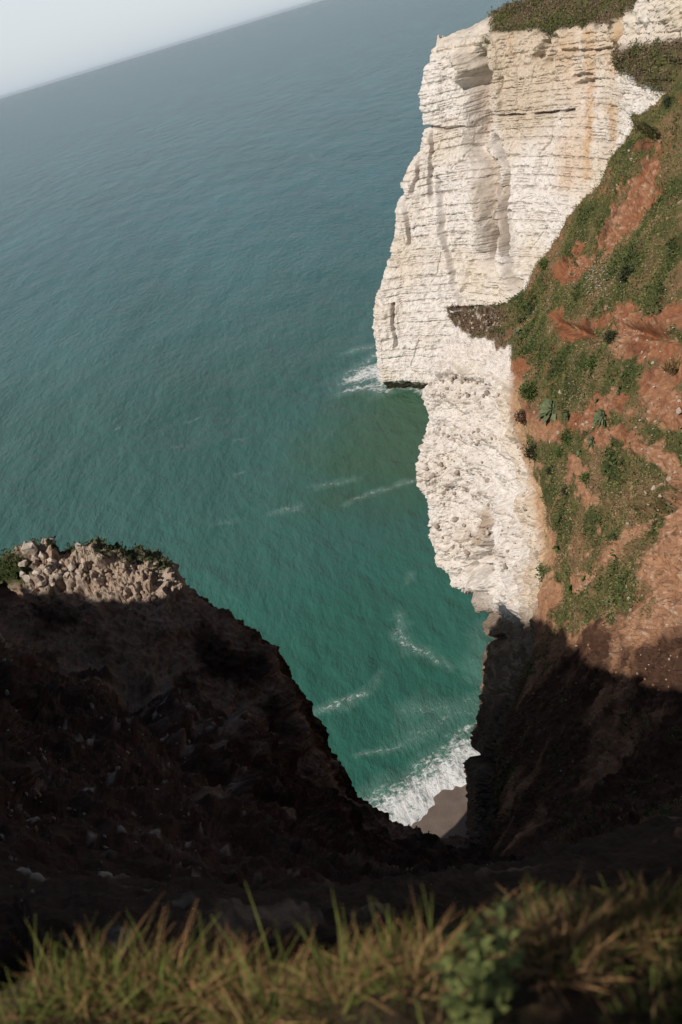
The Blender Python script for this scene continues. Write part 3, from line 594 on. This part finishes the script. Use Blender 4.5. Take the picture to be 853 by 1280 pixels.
for k in range(34):
    x = random.uniform(100, 205); y = 700 + (x-100)*.22 + random.uniform(-6, 30); r = random.uniform(2.5, 5.5)
    P0, N0 = surf(LS, x, y); put('boulder', random.choice(TAN), RIDGE, P0, N0, mrad(P0, r), .35)
for k in range(200):
    x, y = random.uniform(0, 250), random.gauss(990, 90)
    if y > 1150 or y < 800: continue
    r = min(6, random.expovariate(1/1.6)+1.2); P0, N0 = surf(LS, x, y); put('stone', random.choice(STD + STR[:2] + (STP[:1] if k % 5 == 0 else [])), RIDGE, P0, N0, mrad(P0, r), .3)
for k in range(50):
    x, y = random.uniform(210, 640), random.uniform(1000, 1140); P0, N0 = surf(LS, x, y); put('stone', random.choice(STD), RIDGE, P0, N0, mrad(P0, random.uniform(.8, 2)), .3)
for (x, y, r) in [(797, 425, 4), (807, 447, 4), (803, 441, 3), (816, 455, 4), (832, 465, 4), (849, 516, 8), (853, 502, 4), (732, 532, 5), (736, 528, 4), (699, 542, 4), (701, 490, 4), (825, 440, 3), (810, 427, 3), (668, 515, 3),
                  (720, 530, 3), (689, 553, 3), (728, 733, 5), (736, 729, 4), (745, 721, 3), (734, 735, 3), (705, 561, 4), (808, 618, 5), (818, 612, 6), (828, 606, 5), (838, 600, 6), (846, 592, 5), (812, 628, 4), (825, 619, 4), (787, 655, 4), (790, 678, 4), (786, 735, 5), (788, 748, 5), (795, 752, 4), (790, 762, 4), (788, 190, 3), (790, 200, 3), (768, 237, 4), (773, 232, 3), (762, 304, 3), (764, 300, 3)]:
    P0, N0 = surf(RS, x, y); put('stone', random.choice(STP), SLOPE, P0, N0, mrad(P0, r), .25)
for k in range(26):
    x = random.uniform(563, 632); P0, N0 = surf(RS, x, 396 + random.uniform(-5, 16) + (x-565)*.08, 2.5); put('stone', random.choice(STP), SLOPE, P0, N0, mrad(P0, random.uniform(1.3, 3.4)), .2)
for k in range(200):
    t = random.random()
    if t < .6: x, y = random.uniform(770, 853), random.uniform(600, 880)
    elif t < .75: x, y = random.uniform(690, 853), random.uniform(400, 560)
    else: x, y = random.uniform(640, 853), random.uniform(780, 1040)
    P0, N0 = surf(RS, x, y); put('stone', random.choice(STR + STP[:2]), SLOPE, P0, N0, mrad(P0, random.uniform(1.0, 3.2)), .3)
nn = 0
bl = [((538, 474), (605, 478), 4), ((535, 488), (632, 498), 9), ((532, 540), (622, 550), 11), ((530, 575), (610, 590), 10), ((530, 605), (612, 615), 14), ((545, 655), (645, 660), 16), ((560, 690), (665, 700), 12), ((640, 500), (650, 600), 6), ((655, 620), (678, 730), 6)]
while nn < 280:
    a, b3, w = random.choice(bl); t = random.random(); x = a[0]+(b3[0]-a[0])*t + random.gauss(0, 1.5); y = a[1]+(b3[1]-a[1])*t + random.gauss(0, w*.6)
    P0, N0 = surf(RS, x, y, 2.5); nn += 1
    put('flint_nodule', random.choice(NOD), CLIFF, P0, N0, mrad(P0, min(6, 1.1+random.expovariate(1/1.4))), .35)

# ------------------------------------------------------------------ low growth: many small leaves as one stuff object each
def leaf_cards(name, P0, N0, size, colr, nleaf, lab, up=.35, aspect=2.2, parent=None, spread=.8):
    n0 = len(P0); k = n0*nleaf; R_ = rng
    base = np.repeat(P0, nleaf, 0); nor = np.repeat(N0, nleaf, 0); sz = np.repeat(size, nleaf)*R_.uniform(.6, 1.3, k)
    base = base + R_.normal(size=(k, 3))*sz[:, None]*spread*.8
    dr = nor*up + R_.normal(size=(k, 3))*.6 + np.array([0, 0, .35]); dr /= np.linalg.norm(dr, axis=1)[:, None]
    sd_ = np.cross(dr, R_.normal(size=(k, 3))); sd_ /= np.linalg.norm(sd_, axis=1)[:, None]
    a = base - dr*sz[:, None]*.2; mid = base + dr*sz[:, None]*.5; tip = base + dr*sz[:, None] + np.array([0, 0, -1])*sz[:, None]*.15
    w = (sz/aspect*.5)[:, None]
    V = np.stack([a, mid+sd_*w, tip, mid-sd_*w], 1).reshape(-1, 3); Fq = np.arange(k*4).reshape(-1, 4)
    c = np.repeat(colr, nleaf, 0)*R_.uniform(.65, 1.4, (k, 1)); c = np.repeat(c, 4, 0)
    o = mesh_obj(name, V, Fq, M_LEAF, c, kind='stuff', parent=parent)
    if lab: o['label'] = lab
    return o
vis = (RS['px'] > 540) & (RS['px'] < 900) & (RS['py'] > 60) & (RS['py'] < 1060)
w_ = RS['grass']*vis*(1+1.2*(RS['py'] < 420)); cand = np.where(rng.random(len(w_)) < w_*.30)[0]
P0 = RS['P'][cand]; N0 = RS['N'][cand]; nz = fbm(P0+12, .35, 4)
gc = mix(np.tile(np.array([.16, .165, .058]), (len(P0), 1)), np.array([.33, .23, .13]), ss(-.12, .3, nz)*.9); gc = mix(gc, np.array([.075, .10, .034]), ss(-.05, -.35, nz))
leaf_cards('slope_grass', P0, N0, rng.uniform(.07, .17, len(P0))*(1+.7*ss(-.05, -.4, nz)), gc, 4, 'short green and straw coloured turf on the red slope')
cand = np.where((RS['spur'] > .6) & (RS['py'] > 380) & (rng.random(len(w_)) < .40))[0]; P0 = RS['P'][cand]; N0 = RS['N'][cand]; nz = noise(P0*.6)
gc = mix(np.tile(np.array([.19, .13, .085]), (len(P0), 1)), np.array([.11, .12, .045]), ss(-.2, .2, nz)*ss(0, 6, P0[:, 0]-14))
leaf_cards('spur_scrub', P0, N0, rng.uniform(.08, .17, len(P0)), gc, 3, 'brown scrub over the top of the near chalk spur')
cand = np.where((FAR_T > .5) & (rng.random(len(FAR_T)) < .55) & (FAR_PX[1] < 160) & (FAR_PX[0] < 900) & (FAR_PX[0] > 612))[0]; P0 = FAR_P[cand]
nz = fbm(P0, .18, 4); gc = mix(np.tile(np.array([.19, .135, .085]), (len(P0), 1)), np.array([.11, .115, .045]), ss(-.15, .2, nz))
leaf_cards('clifftop_scrub', P0, np.tile([0, -.3, .9], (len(P0), 1)), rng.uniform(.22, .5, len(P0)), gc, 3, 'brown and green scrub along the far cliff top')
# white flowers
fp = []
for k in range(170):
    if k < 130: x, y = random.gauss(752, 16), random.gauss(348, 13)
    else: x, y = random.uniform(690, 850), random.uniform(300, 560)
    P0, N0 = surf(RS, x, y, 3); fp.append(P0+N0*.12)
fp = np.array(fp); nq = len(fp)
V = (fp[:, None, :] + np.array([[-1, 0, 0], [0, -.7, .5], [1, 0, 0], [0, .7, .3]])[None]*rng.uniform(.05, .11, (nq, 1, 1))).reshape(-1, 3)
mesh_obj('white_flowers', V, np.arange(nq*4).reshape(-1, 4), plain('petal', (.75, .75, .68)), kind='stuff')['label'] = 'scattered tiny white flowers in the turf'
# a little turf at the left end of the ridge
cnd = np.where((LS['px'] < 215) & (LS['px'] > -60) & (LS['py'] < 722) & (LS['py'] > 655) & (rng.random(len(LS['px'])) < .25) & ((LS['px'] < 22) | (LS['py'] < 672 + .2*LS['px'])))[0]
leaf_cards('ridge_turf', LS['P'][cnd], LS['N'][cnd], rng.uniform(.08, .2, len(cnd)), np.tile([.07, .085, .03], (len(cnd), 1)), 4, 'thin turf along the ridge crest')

# ------------------------------------------------------------------ plants one can point at
def strip(base, dr, side, ln, wd, droop, seg=4):
    V, Fq = [], []
    for k in range(seg+1):
        t = k/seg; w = wd*(math.sin(math.pi*min(1, .12+t*.88))**.8)*.5 + .0005; c = base + dr*ln*t + np.array([0, 0, -1])*ln*droop*t*t
        V += [c-side*w, c+side*w]
        if k: a = 2*k-2; Fq.append((a, a+1, a+3, a+2))
    return V, Fq
def rosette(name, P0, N0, R0, colr, label, group, nleaf=22, aspect=3.4, upw=.5):
    root = bpy.data.objects.new(name, None); COL.objects.link(root); root.location = P0
    root['label'] = label; root['category'] = 'plant'
    if group: root['group'] = group
    V, Fq, C = [], [], []; t1 = np.cross(N0, [0, 0, 1.]); t1 /= np.linalg.norm(t1); t2 = np.cross(N0, t1)
    for k in range(nleaf):
        a = k*2.4 + random.uniform(-.3, .3); e = (k/nleaf)*upw+.15; ln = R0*random.uniform(.65, 1.15)*(1-.35*k/nleaf)
        hd = math.cos(a)*t1 + math.sin(a)*t2; dr = hd*math.cos(e*1.5) + N0*math.sin(e*1.5); sd_ = np.cross(dr, N0); sd_ /= np.linalg.norm(sd_)+1e-9
        sd_ = sd_ + N0*random.uniform(-.3, .3)
        v, f = strip(N0*.03, dr, sd_, ln, ln/aspect*1.3, .25); o_ = len(V); V += v; Fq += [tuple(i+o_ for i in q) for q in f]; C += [np.array(colr)*random.uniform(.7, 1.4)]*len(v)
    mesh_obj('foliage', np.array(V), np.array(Fq), M_LEAF, np.array(C), smooth=True, parent=root)
    st, q = [], []
    for k in range(6):
        a = k*math.pi/3; st += [t1*math.cos(a)*R0*.06 + t2*math.sin(a)*R0*.06 - N0*.15, t1*math.cos(a)*R0*.04 + t2*math.sin(a)*R0*.04 + N0*R0*.25]
    for k in range(6): a = 2*k; b4 = (2*k+2) % 12; q.append((a, b4, b4+1, a+1))
    mesh_obj('stem', np.array(st), np.array(q), M_LEAF, np.tile([.12, .11, .06], (12, 1)), parent=root); return root
BL, GR, DK = (.12, .145, .075), (.085, .125, .035), (.05, .062, .03)
plants = [(690, 512, 21, BL, 'largest blue green rosette of long leaves, near the chalk edge'), (712, 515, 14, BL, 'rosette touching the right side of the largest blue green rosette'),
 (754, 520, 15, BL, 'wide blue green rosette on red soil, right of the largest one'), (784, 465, 12, BL, 'pale grey green rosette left of the bare red patch'),
 (776, 487, 8, BL, 'small rosette just below the pale grey green rosette'), (748, 502, 8, BL, 'small rosette above the wide blue green rosette'), (742, 551, 10, BL, 'pale rosette under the wide blue green rosette'),
 (726, 566, 8, BL, 'little rosette beside two green tufts at mid slope'), (701, 652, 9, BL, 'grey green rosette at the edge of the smooth orange slab'), (699, 684, 11, GR, 'bright leafy rosette below the smooth orange slab'),
 (761, 752, 8, BL, 'lowest rosette, close above the shadow edge'), (769, 669, 7, DK, 'lone dark rosette in the middle of the lower turf'), (714, 735, 9, GR, 'green rosette left of the line of pale stones'),
 (731, 723, 7, GR, 'small green rosette just above the line of pale stones'), (656, 400, 12, DK, 'dark leafy clump where the spur joins the slope'), (668, 388, 10, DK, 'dark leafy clump upslope of the spur, against the far cliff'),
 (650, 415, 10, BL, 'bluish leafy clump on the lower side of the spur neck')]
for x, y, r, c, lab in plants:
    P0, N0 = surf(RS, x, y); rosette('rosette_plant', P0, N0, mrad(P0, r), c, lab, 'leafy rosettes on the red slope')
def shrub(x, y, r, colr, lab, SF=None, group='small shrubs on the red slope', P0=None, N0=None, rad=None, n_=260, nm='shrub'):
    if P0 is None: P0, N0 = surf(SF or RS, x, y); rad = mrad(P0, r)
    root = bpy.data.objects.new(nm, None); COL.objects.link(root); root.location = P0; root['label'] = lab; root['category'] = 'shrub'
    if group: root['group'] = group
    q = rng.normal(size=(n_, 3)); q /= np.linalg.norm(q, axis=1)[:, None]; q *= rng.uniform(.3, 1, (n_, 1))**.5; q *= (1+.35*noise(q*2+x))[:, None]
    q[:, 2] *= .8; Pq = q*rad*.85 + N0*rad*.35
    leaf = leaf_cards('foliage', Pq, q/np.linalg.norm(q, axis=1)[:, None], np.full(n_, rad*.30), np.tile(colr, (n_, 1)), 2, None, 1.0, 2.0, root); del leaf['kind']
    V, Fq = [], []
    for k in range(5):
        dr = N0 + rng.normal(size=3)*.5; dr /= np.linalg.norm(dr); sd_ = np.cross(dr, [.3, .5, .8]); v, f = strip(-N0*.1, dr, sd_, rad*.9, rad*.07, .05, 2); o_ = len(V); V += v; Fq += [tuple(i+o_ for i in z) for z in f]
    mesh_obj('stem', np.array(V), np.array(Fq), M_LEAF, np.tile([.09, .065, .04], (len(V), 1)), parent=root); return root
for x, y, r, c, lab in [(712, 546, 9, GR, 'bright green bush right below the largest rosette'), (670, 566, 11, DK, 'dark green bush near the chalk edge at mid slope'), (702, 566, 7, GR, 'small green bush between the dark bush and the little rosette'),
    (736, 598, 8, GR, 'green bush standing in a strip of bare red soil'), (709, 612, 7, DK, 'dark low bush above the smooth orange slab'), (690, 589, 6, DK, 'tiny dark bush left of the strip of red soil'), (665, 490, 12, GR, 'green bush by the chalk edge above the largest rosette'),
    (656, 522, 9, (.10, .055, .035), 'brown dead bush at the chalk edge left of the largest rosette'), (766, 422, 8, DK, 'round dark bush at the left end of the bare red scar'), (788, 340, 11, DK, 'dark bush beside the patch of white flowers'),
    (745, 455, 8, GR, 'green bush in the turf above the small rosettes'), (838, 130, 6, DK, 'dark bush at the top right where slope meets far cliff'), (684, 330, 7, GR, 'bush on the slope edge against the far chalk cliff')]:
    shrub(x, y, r, c, lab)
# dry tussock at the right edge
def blades(n_, cx, cy, rad, hmin, hmax, pgreen, wd, zf=None, tone=1.0, lean=.5):
    a = rng.uniform(0, 2*np.pi, n_); r = rad*np.sqrt(rng.random(n_)); x = cx + r*np.cos(a); y = cy + r*np.sin(a)
    z = gz(x, y) if zf is None else np.full(n_, zf); B = np.stack([x, y, z-.02], 1); h = rng.uniform(hmin, hmax, n_)*(1-.3*(r/rad))
    dr = np.stack([np.cos(a)*r/rad*lean + rng.normal(0, .25, n_) + .12, np.sin(a)*r/rad*lean + rng.normal(0, .25, n_), np.ones(n_)], 1); dr /= np.linalg.norm(dr, axis=1)[:, None]
    bend = rng.normal(size=(n_, 3))*.35; bend[:, 2] = -np.abs(bend[:, 2])-.08; sd_ = np.cross(dr, rng.normal(size=(n_, 3))); sd_ /= np.linalg.norm(sd_, axis=1)[:, None]
    green = rng.random(n_) < pgreen
    cg = np.where(green[:, None], np.array([.10, .135, .038]), np.array([.26, .18, .095]))*rng.uniform(.6, 1.35, (n_, 1))*tone
    seg = 5; V = []; 
    for k in range(seg+1):
        t = k/seg; c = B + dr*(h*t)[:, None] + bend*(h*t*t)[:, None]; w = wd*(1-t**1.6)*.5 + .0004
        w = np.where(green, w, w*.8)[:, None] if np.ndim(w) == 0 else w
        V += [c-sd_*w, c+sd_*w]
    V = np.stack(V, 1).reshape(-1, 3); ba = (np.arange(n_)*(2*seg+2))[:, None]
    Fq = np.concatenate([ba+np.array([2*k, 2*k+1, 2*k+3, 2*k+2]) for k in range(seg)], 0)
    tt = np.repeat(np.linspace(0, 1, seg+1), 2)[None, :, None]
    cv = cg[:, None, :]*(1-tt) + (cg*np.array([1.5, 1.15, .95]))[:, None, :]*tt
    return V, Fq, cv.reshape(-1, 3)
P0, N0 = surf(RS, 845, 462); V, Fq, C = blades(260, 0, 0, .5, .9, 1.5, .15, .05, 0.0)
V[:, 2] *= .9
root = bpy.data.objects.new('dry_tussock', None); COL.objects.link(root); root.location = P0; root['label'] = 'dry brown grass tussock at the right edge beside bare soil'; root['category'] = 'grass tussock'
mesh_obj('grass_blades', V, Fq, M_LEAF, C*.8, parent=root)

# ------------------------------------------------------------------ foreground grass
def gpos(px, py):                          # ground point under a photo pixel
    d = FW + RT*(px-426.5)/FPX - UP*(py-640)/FPX; t = .5
    for _ in range(400):
        q = np.array([0, 0, H]) + d*t
        if q[2] < gz(q[0], q[1]): break
        t += .02
    return q
VV, FF, CC = [], [], []; off = 0
for k in range(620):
    cx, cy = rng.uniform(-1.6, 1.9), rng.uniform(.6, 2.6)
    if cy > lip_y(cx)+.10+rng.exponential(.08): continue
    if math.sin(cx*7.3+cy*3.1)+math.sin(cx*3.9-cy*6.7+1) < -.35: continue
    v, f, c = blades(100, cx, cy, .12, .03, .095, .72, .0036, tone=rng.uniform(.75, 1.15)); VV.append(v); FF.append(f+off); CC.append(c); off += len(v)
for k in range(260):
    cx, cy = rng.uniform(-4.5, 4.5), rng.uniform(-1.5, 2.6)
    if cy > lip_y(cx)+.1 or (-1.6 < cx < 1.9 and cy > .6) or math.hypot(cx, cy) < .7: continue
    v, f, c = blades(60, cx, cy, .2, .04, .12, .72, .005); VV.append(v); FF.append(f+off); CC.append(c); off += len(v)
o = mesh_obj('foreground_grass', np.vstack(VV), np.vstack(FF), M_LEAF, np.vstack(CC), kind='stuff'); o['label'] = 'blurred grass along the cliff edge in front'
tufts = [(200, 1265, .09, .13, .25, .62, 'tall sunlit green tuft left of centre at the bottom'), (60, 1275, .12, .12, .24, .7, 'low grass tuft in the bottom left corner'), (330, 1268, .09, .12, .24, .5, 'short straw and green tuft between the tall left tuft and the middle'),
         (515, 1225, .08, .12, .21, .35, 'straw coloured tuft in the middle leaning over the drop'), (430, 1250, .08, .12, .24, .5, 'thin tuft left of the straw coloured middle tuft'),
         (700, 1195, .08, .10, .18, .3, 'reddish dry tuft above the leafy weed'), (760, 1165, .08, .06, .12, .3, 'dry tuft on the lip between the reddish tuft and the right edge'), (815, 1150, .09, .06, .11, .3, 'dry tuft at the right edge of the lip'), (270, 1255, .08, .11, .20, .4, 'dry tuft right beside the tall sunlit tuft'), (120, 1262, .09, .12, .26, .55, 'mixed tuft left of the tall sunlit tuft')]
for x, y, rad, h0, h1, pg, lab in tufts:
    q = gpos(x, y); v, f, c = blades(420, q[0], q[1], rad, h0, h1, pg, .0038, tone=1.15, lean=.6)
    base = np.array([q[0], q[1], gz(q[0], q[1])]); root = bpy.data.objects.new('grass_tuft', None); COL.objects.link(root); root.location = base
    root['label'] = lab; root['category'] = 'grass tuft'; root['group'] = 'grass tufts on the cliff edge'
    isg = (c[:, 1] > c[:, 0]).reshape(-1, 12)[:, 0]; v = v.reshape(-1, 12, 3)-base; c = c.reshape(-1, 12, 3)
    for nm, s_l in (('green_blades', isg), ('dry_blades', ~isg)):
        k = s_l.sum()
        if not k: continue
        fq = np.concatenate([(np.arange(k)*12)[:, None]+np.array([2*z, 2*z+1, 2*z+3, 2*z+2]) for z in range(5)], 0)
        mesh_obj(nm, v[s_l].reshape(-1, 3), fq, M_LEAF, c[s_l].reshape(-1, 3), parent=root)
def weed(x, y, h, lab):
    q = gpos(x, y); base = np.array([q[0], q[1], gz(q[0], q[1])-.01]); root = bpy.data.objects.new('leafy_weed', None); COL.objects.link(root); root.location = base
    root['label'] = lab; root['category'] = 'weed'; root['group'] = 'leafy weeds on the cliff edge'
    for s in range(3):
        lean = np.array([random.uniform(-.12, .12), random.uniform(-.08, .08), 1.]); o0 = np.array([random.uniform(-.03, .03), random.uniform(-.03, .03), 0]); hs = h*random.uniform(.7, 1)
        V, Fq = [], []
        for k in range(8):
            t = k/7; c = o0 + lean*hs*t; r = .004*(1-.6*t)
            for a in range(5): V.append(c + np.array([math.cos(a*1.2566)*r, math.sin(a*1.2566)*r, 0]))
            if k:
                for a in range(5): Fq.append(((k-1)*5+a, (k-1)*5+(a+1) % 5, k*5+(a+1) % 5, k*5+a))
        mesh_obj('stem', np.array(V), np.array(Fq), M_LEAF, np.tile([.09, .13, .045], (len(V), 1)), smooth=True, parent=root)
        for k in range(13):
            t = .15+.85*k/12; a = k*2.4+s; dr = np.array([math.cos(a), math.sin(a), .55+.5*t]); dr /= np.linalg.norm(dr); sd_ = np.cross(dr, [0, 0, 1.]); sd_ /= np.linalg.norm(sd_); ln = random.uniform(.045, .075)*(1.1-.4*t)
            v, f = strip(o0+lean*hs*t, dr, sd_, ln, ln*.34, .35); mesh_obj('leaf', np.array(v), np.array(f), M_LEAF, np.tile(np.array([.20, .22, .07])*random.uniform(.8, 1.25), (len(v), 1)), smooth=True, parent=root)
weed(640, 1262, .30, 'tallest leafy green weed right of centre at the bottom'); weed(590, 1292, .20, 'short pale leafy weed at the bottom edge left of the tallest weed')

def make_shade_tree(x, y):  # unseen tree added behind the camera only to shade the foreground grass
    b0 = np.array([x, y, gz(x, y)-.05]); root = bpy.data.objects.new('unseen_shade_tree', None); COL.objects.link(root); root.location = b0
    root['label'] = 'small unseen leafy crown added behind the camera to shade the grass'; root['category'] = 'shade caster'
    V, Fq = [], []
    def limb(p, q, ra, rb):
        o_ = len(V); d = (q-p)/np.linalg.norm(q-p); a_ = np.cross(d, [.3, .9, .1]); a_ /= np.linalg.norm(a_); b_ = np.cross(d, a_)
        for k in range(5):
            t = k/4; c = p+(q-p)*t + a_*.04*math.sin(t*5)
            for j in range(7): V.append(c + (a_*math.cos(j*.8976)+b_*math.sin(j*.8976))*(ra+(rb-ra)*t))
            if k:
                for j in range(7): Fq.append((o_+(k-1)*7+j, o_+(k-1)*7+(j+1) % 7, o_+k*7+(j+1) % 7, o_+k*7+j))
    top = np.array([.1, .1, 1.4]); limb(np.zeros(3), top, .07, .045)
    tips = []
    for k in range(14):
        t = top + np.array([.42, -.46, 0])*rng.uniform(.0, 1.25) + np.array([rng.uniform(-.34, .34), rng.uniform(-.34, .34), rng.uniform(.1, .75)]); limb(top*rng.uniform(.85, 1), t, .03, .008); tips.append(t)
    mesh_obj('trunk', np.array(V), np.array(Fq), M_LEAF, np.tile([.08, .06, .045], (len(V), 1)), parent=root)
    tips = np.array(tips); q = tips[rng.integers(0, 14, 2300)] + rng.normal(size=(2300, 3))*.15
    lf = leaf_cards('crown', q, np.tile([0, 0, 1.], (2300, 1)), np.full(2300, .07), np.tile([.06, .09, .03], (2300, 1)), 3, None, parent=root); del lf['kind']
make_shade_tree(-1.40, -.63)

# ------------------------------------------------------------------ gull gliding past the spur tip
M_GULL = plain('gull_white', (.82, .82, .82), .6, .3, 6, .04); M_GREY = plain('gull_grey', (.42, .44, .47), .6, .3, 6, .08); M_BILL = plain('bill', (.65, .45, .08))
g0 = at(567, 390, 87); g = bpy.data.objects.new('seagull', None); COL.objects.link(g); g.location = g0; g.rotation_euler = (math.radians(8), math.radians(-12), math.radians(200))
g['label'] = 'white seagull gliding just above the tip of the chalk spur'; g['category'] = 'bird'
def loft(prof, name, mat, parent, seg=10):
    V, Fq = [], []
    for x, z, rx, rz in prof:
        for a in range(seg): V.append((x, math.cos(a*2*math.pi/seg)*rx, z+math.sin(a*2*math.pi/seg)*rz))
    for k in range(len(prof)-1):
        for a in range(seg): Fq.append((k*seg+a, k*seg+(a+1) % seg, (k+1)*seg+(a+1) % seg, (k+1)*seg+a))
    return mesh_obj(name, np.array(V), np.array(Fq), mat, smooth=True, parent=parent)
loft([(.34, .03, .004, .004), (.31, .03, .035, .035), (.26, .035, .055, .052), (.20, .02, .05, .05), (.12, 0, .085, .08), (0, 0, .10, .095), (-.14, .005, .075, .065), (-.24, .015, .04, .03), (-.27, .015, .02, .012)], 'body', M_GULL, g)
loft([(.33, .025, .014, .014), (.38, .02, .010, .012), (.41, .008, .003, .003)], 'bill', M_BILL, g, 6)
loft([(-.22, .015, .035, .012), (-.32, .015, .07, .008), (-.40, .015, .09, .004)], 'tail', M_GULL, g, 8)
for s in (-1, 1):
    st = [(0.04, .07, .03, .16), (.06, .25, .10, .17), (.08, .42, .13, .15), (.02, .60, .10, .10), (-.10, .76, .05, .03)]
    V, Fq = [], []
    for x, y, z, ch in st:
        V += [(x+ch*.5, s*y, z), (x+ch*.1, s*y, z+.02), (x-ch*.5, s*y, z), (x+ch*.1, s*y, z-.008)]
    for k in range(4):
        for a in range(4): Fq.append((k*4+a, k*4+(a+1) % 4, k*4+4+(a+1) % 4, k*4+4+a))
    w = mesh_obj('wing', np.array(V), np.array(Fq), M_GREY if s > 0 else M_GULL, smooth=True, parent=g)

# ------------------------------------------------------------------ haze over the sea
zt = max((o.matrix_world.translation.z for o in S.objects), default=80); zt = 118.0
m = bpy.data.materials.new('haze'); m.use_nodes = True; nt = m.node_tree; nt.nodes.clear()
pv = nt.nodes.new('ShaderNodeVolumePrincipled'); om = nt.nodes.new('ShaderNodeOutputMaterial'); nt.links.new(pv.outputs[0], om.inputs['Volume'])
pv.inputs['Color'].default_value = (.80, .91, 1.0, 1); pv.inputs['Density'].default_value = 1.5e-5; pv.inputs['Anisotropy'].default_value = 0.0
Vh = np.array([(x, y, z) for x in (-72000, 72000) for y in (-72000, 82000) for z in (-60, zt)], float)
mesh_obj('haze', Vh, np.array([(0, 1, 3, 2), (4, 6, 7, 5), (0, 4, 5, 1), (2, 3, 7, 6), (0, 2, 6, 4), (1, 5, 7, 3)]), m, kind='stuff')
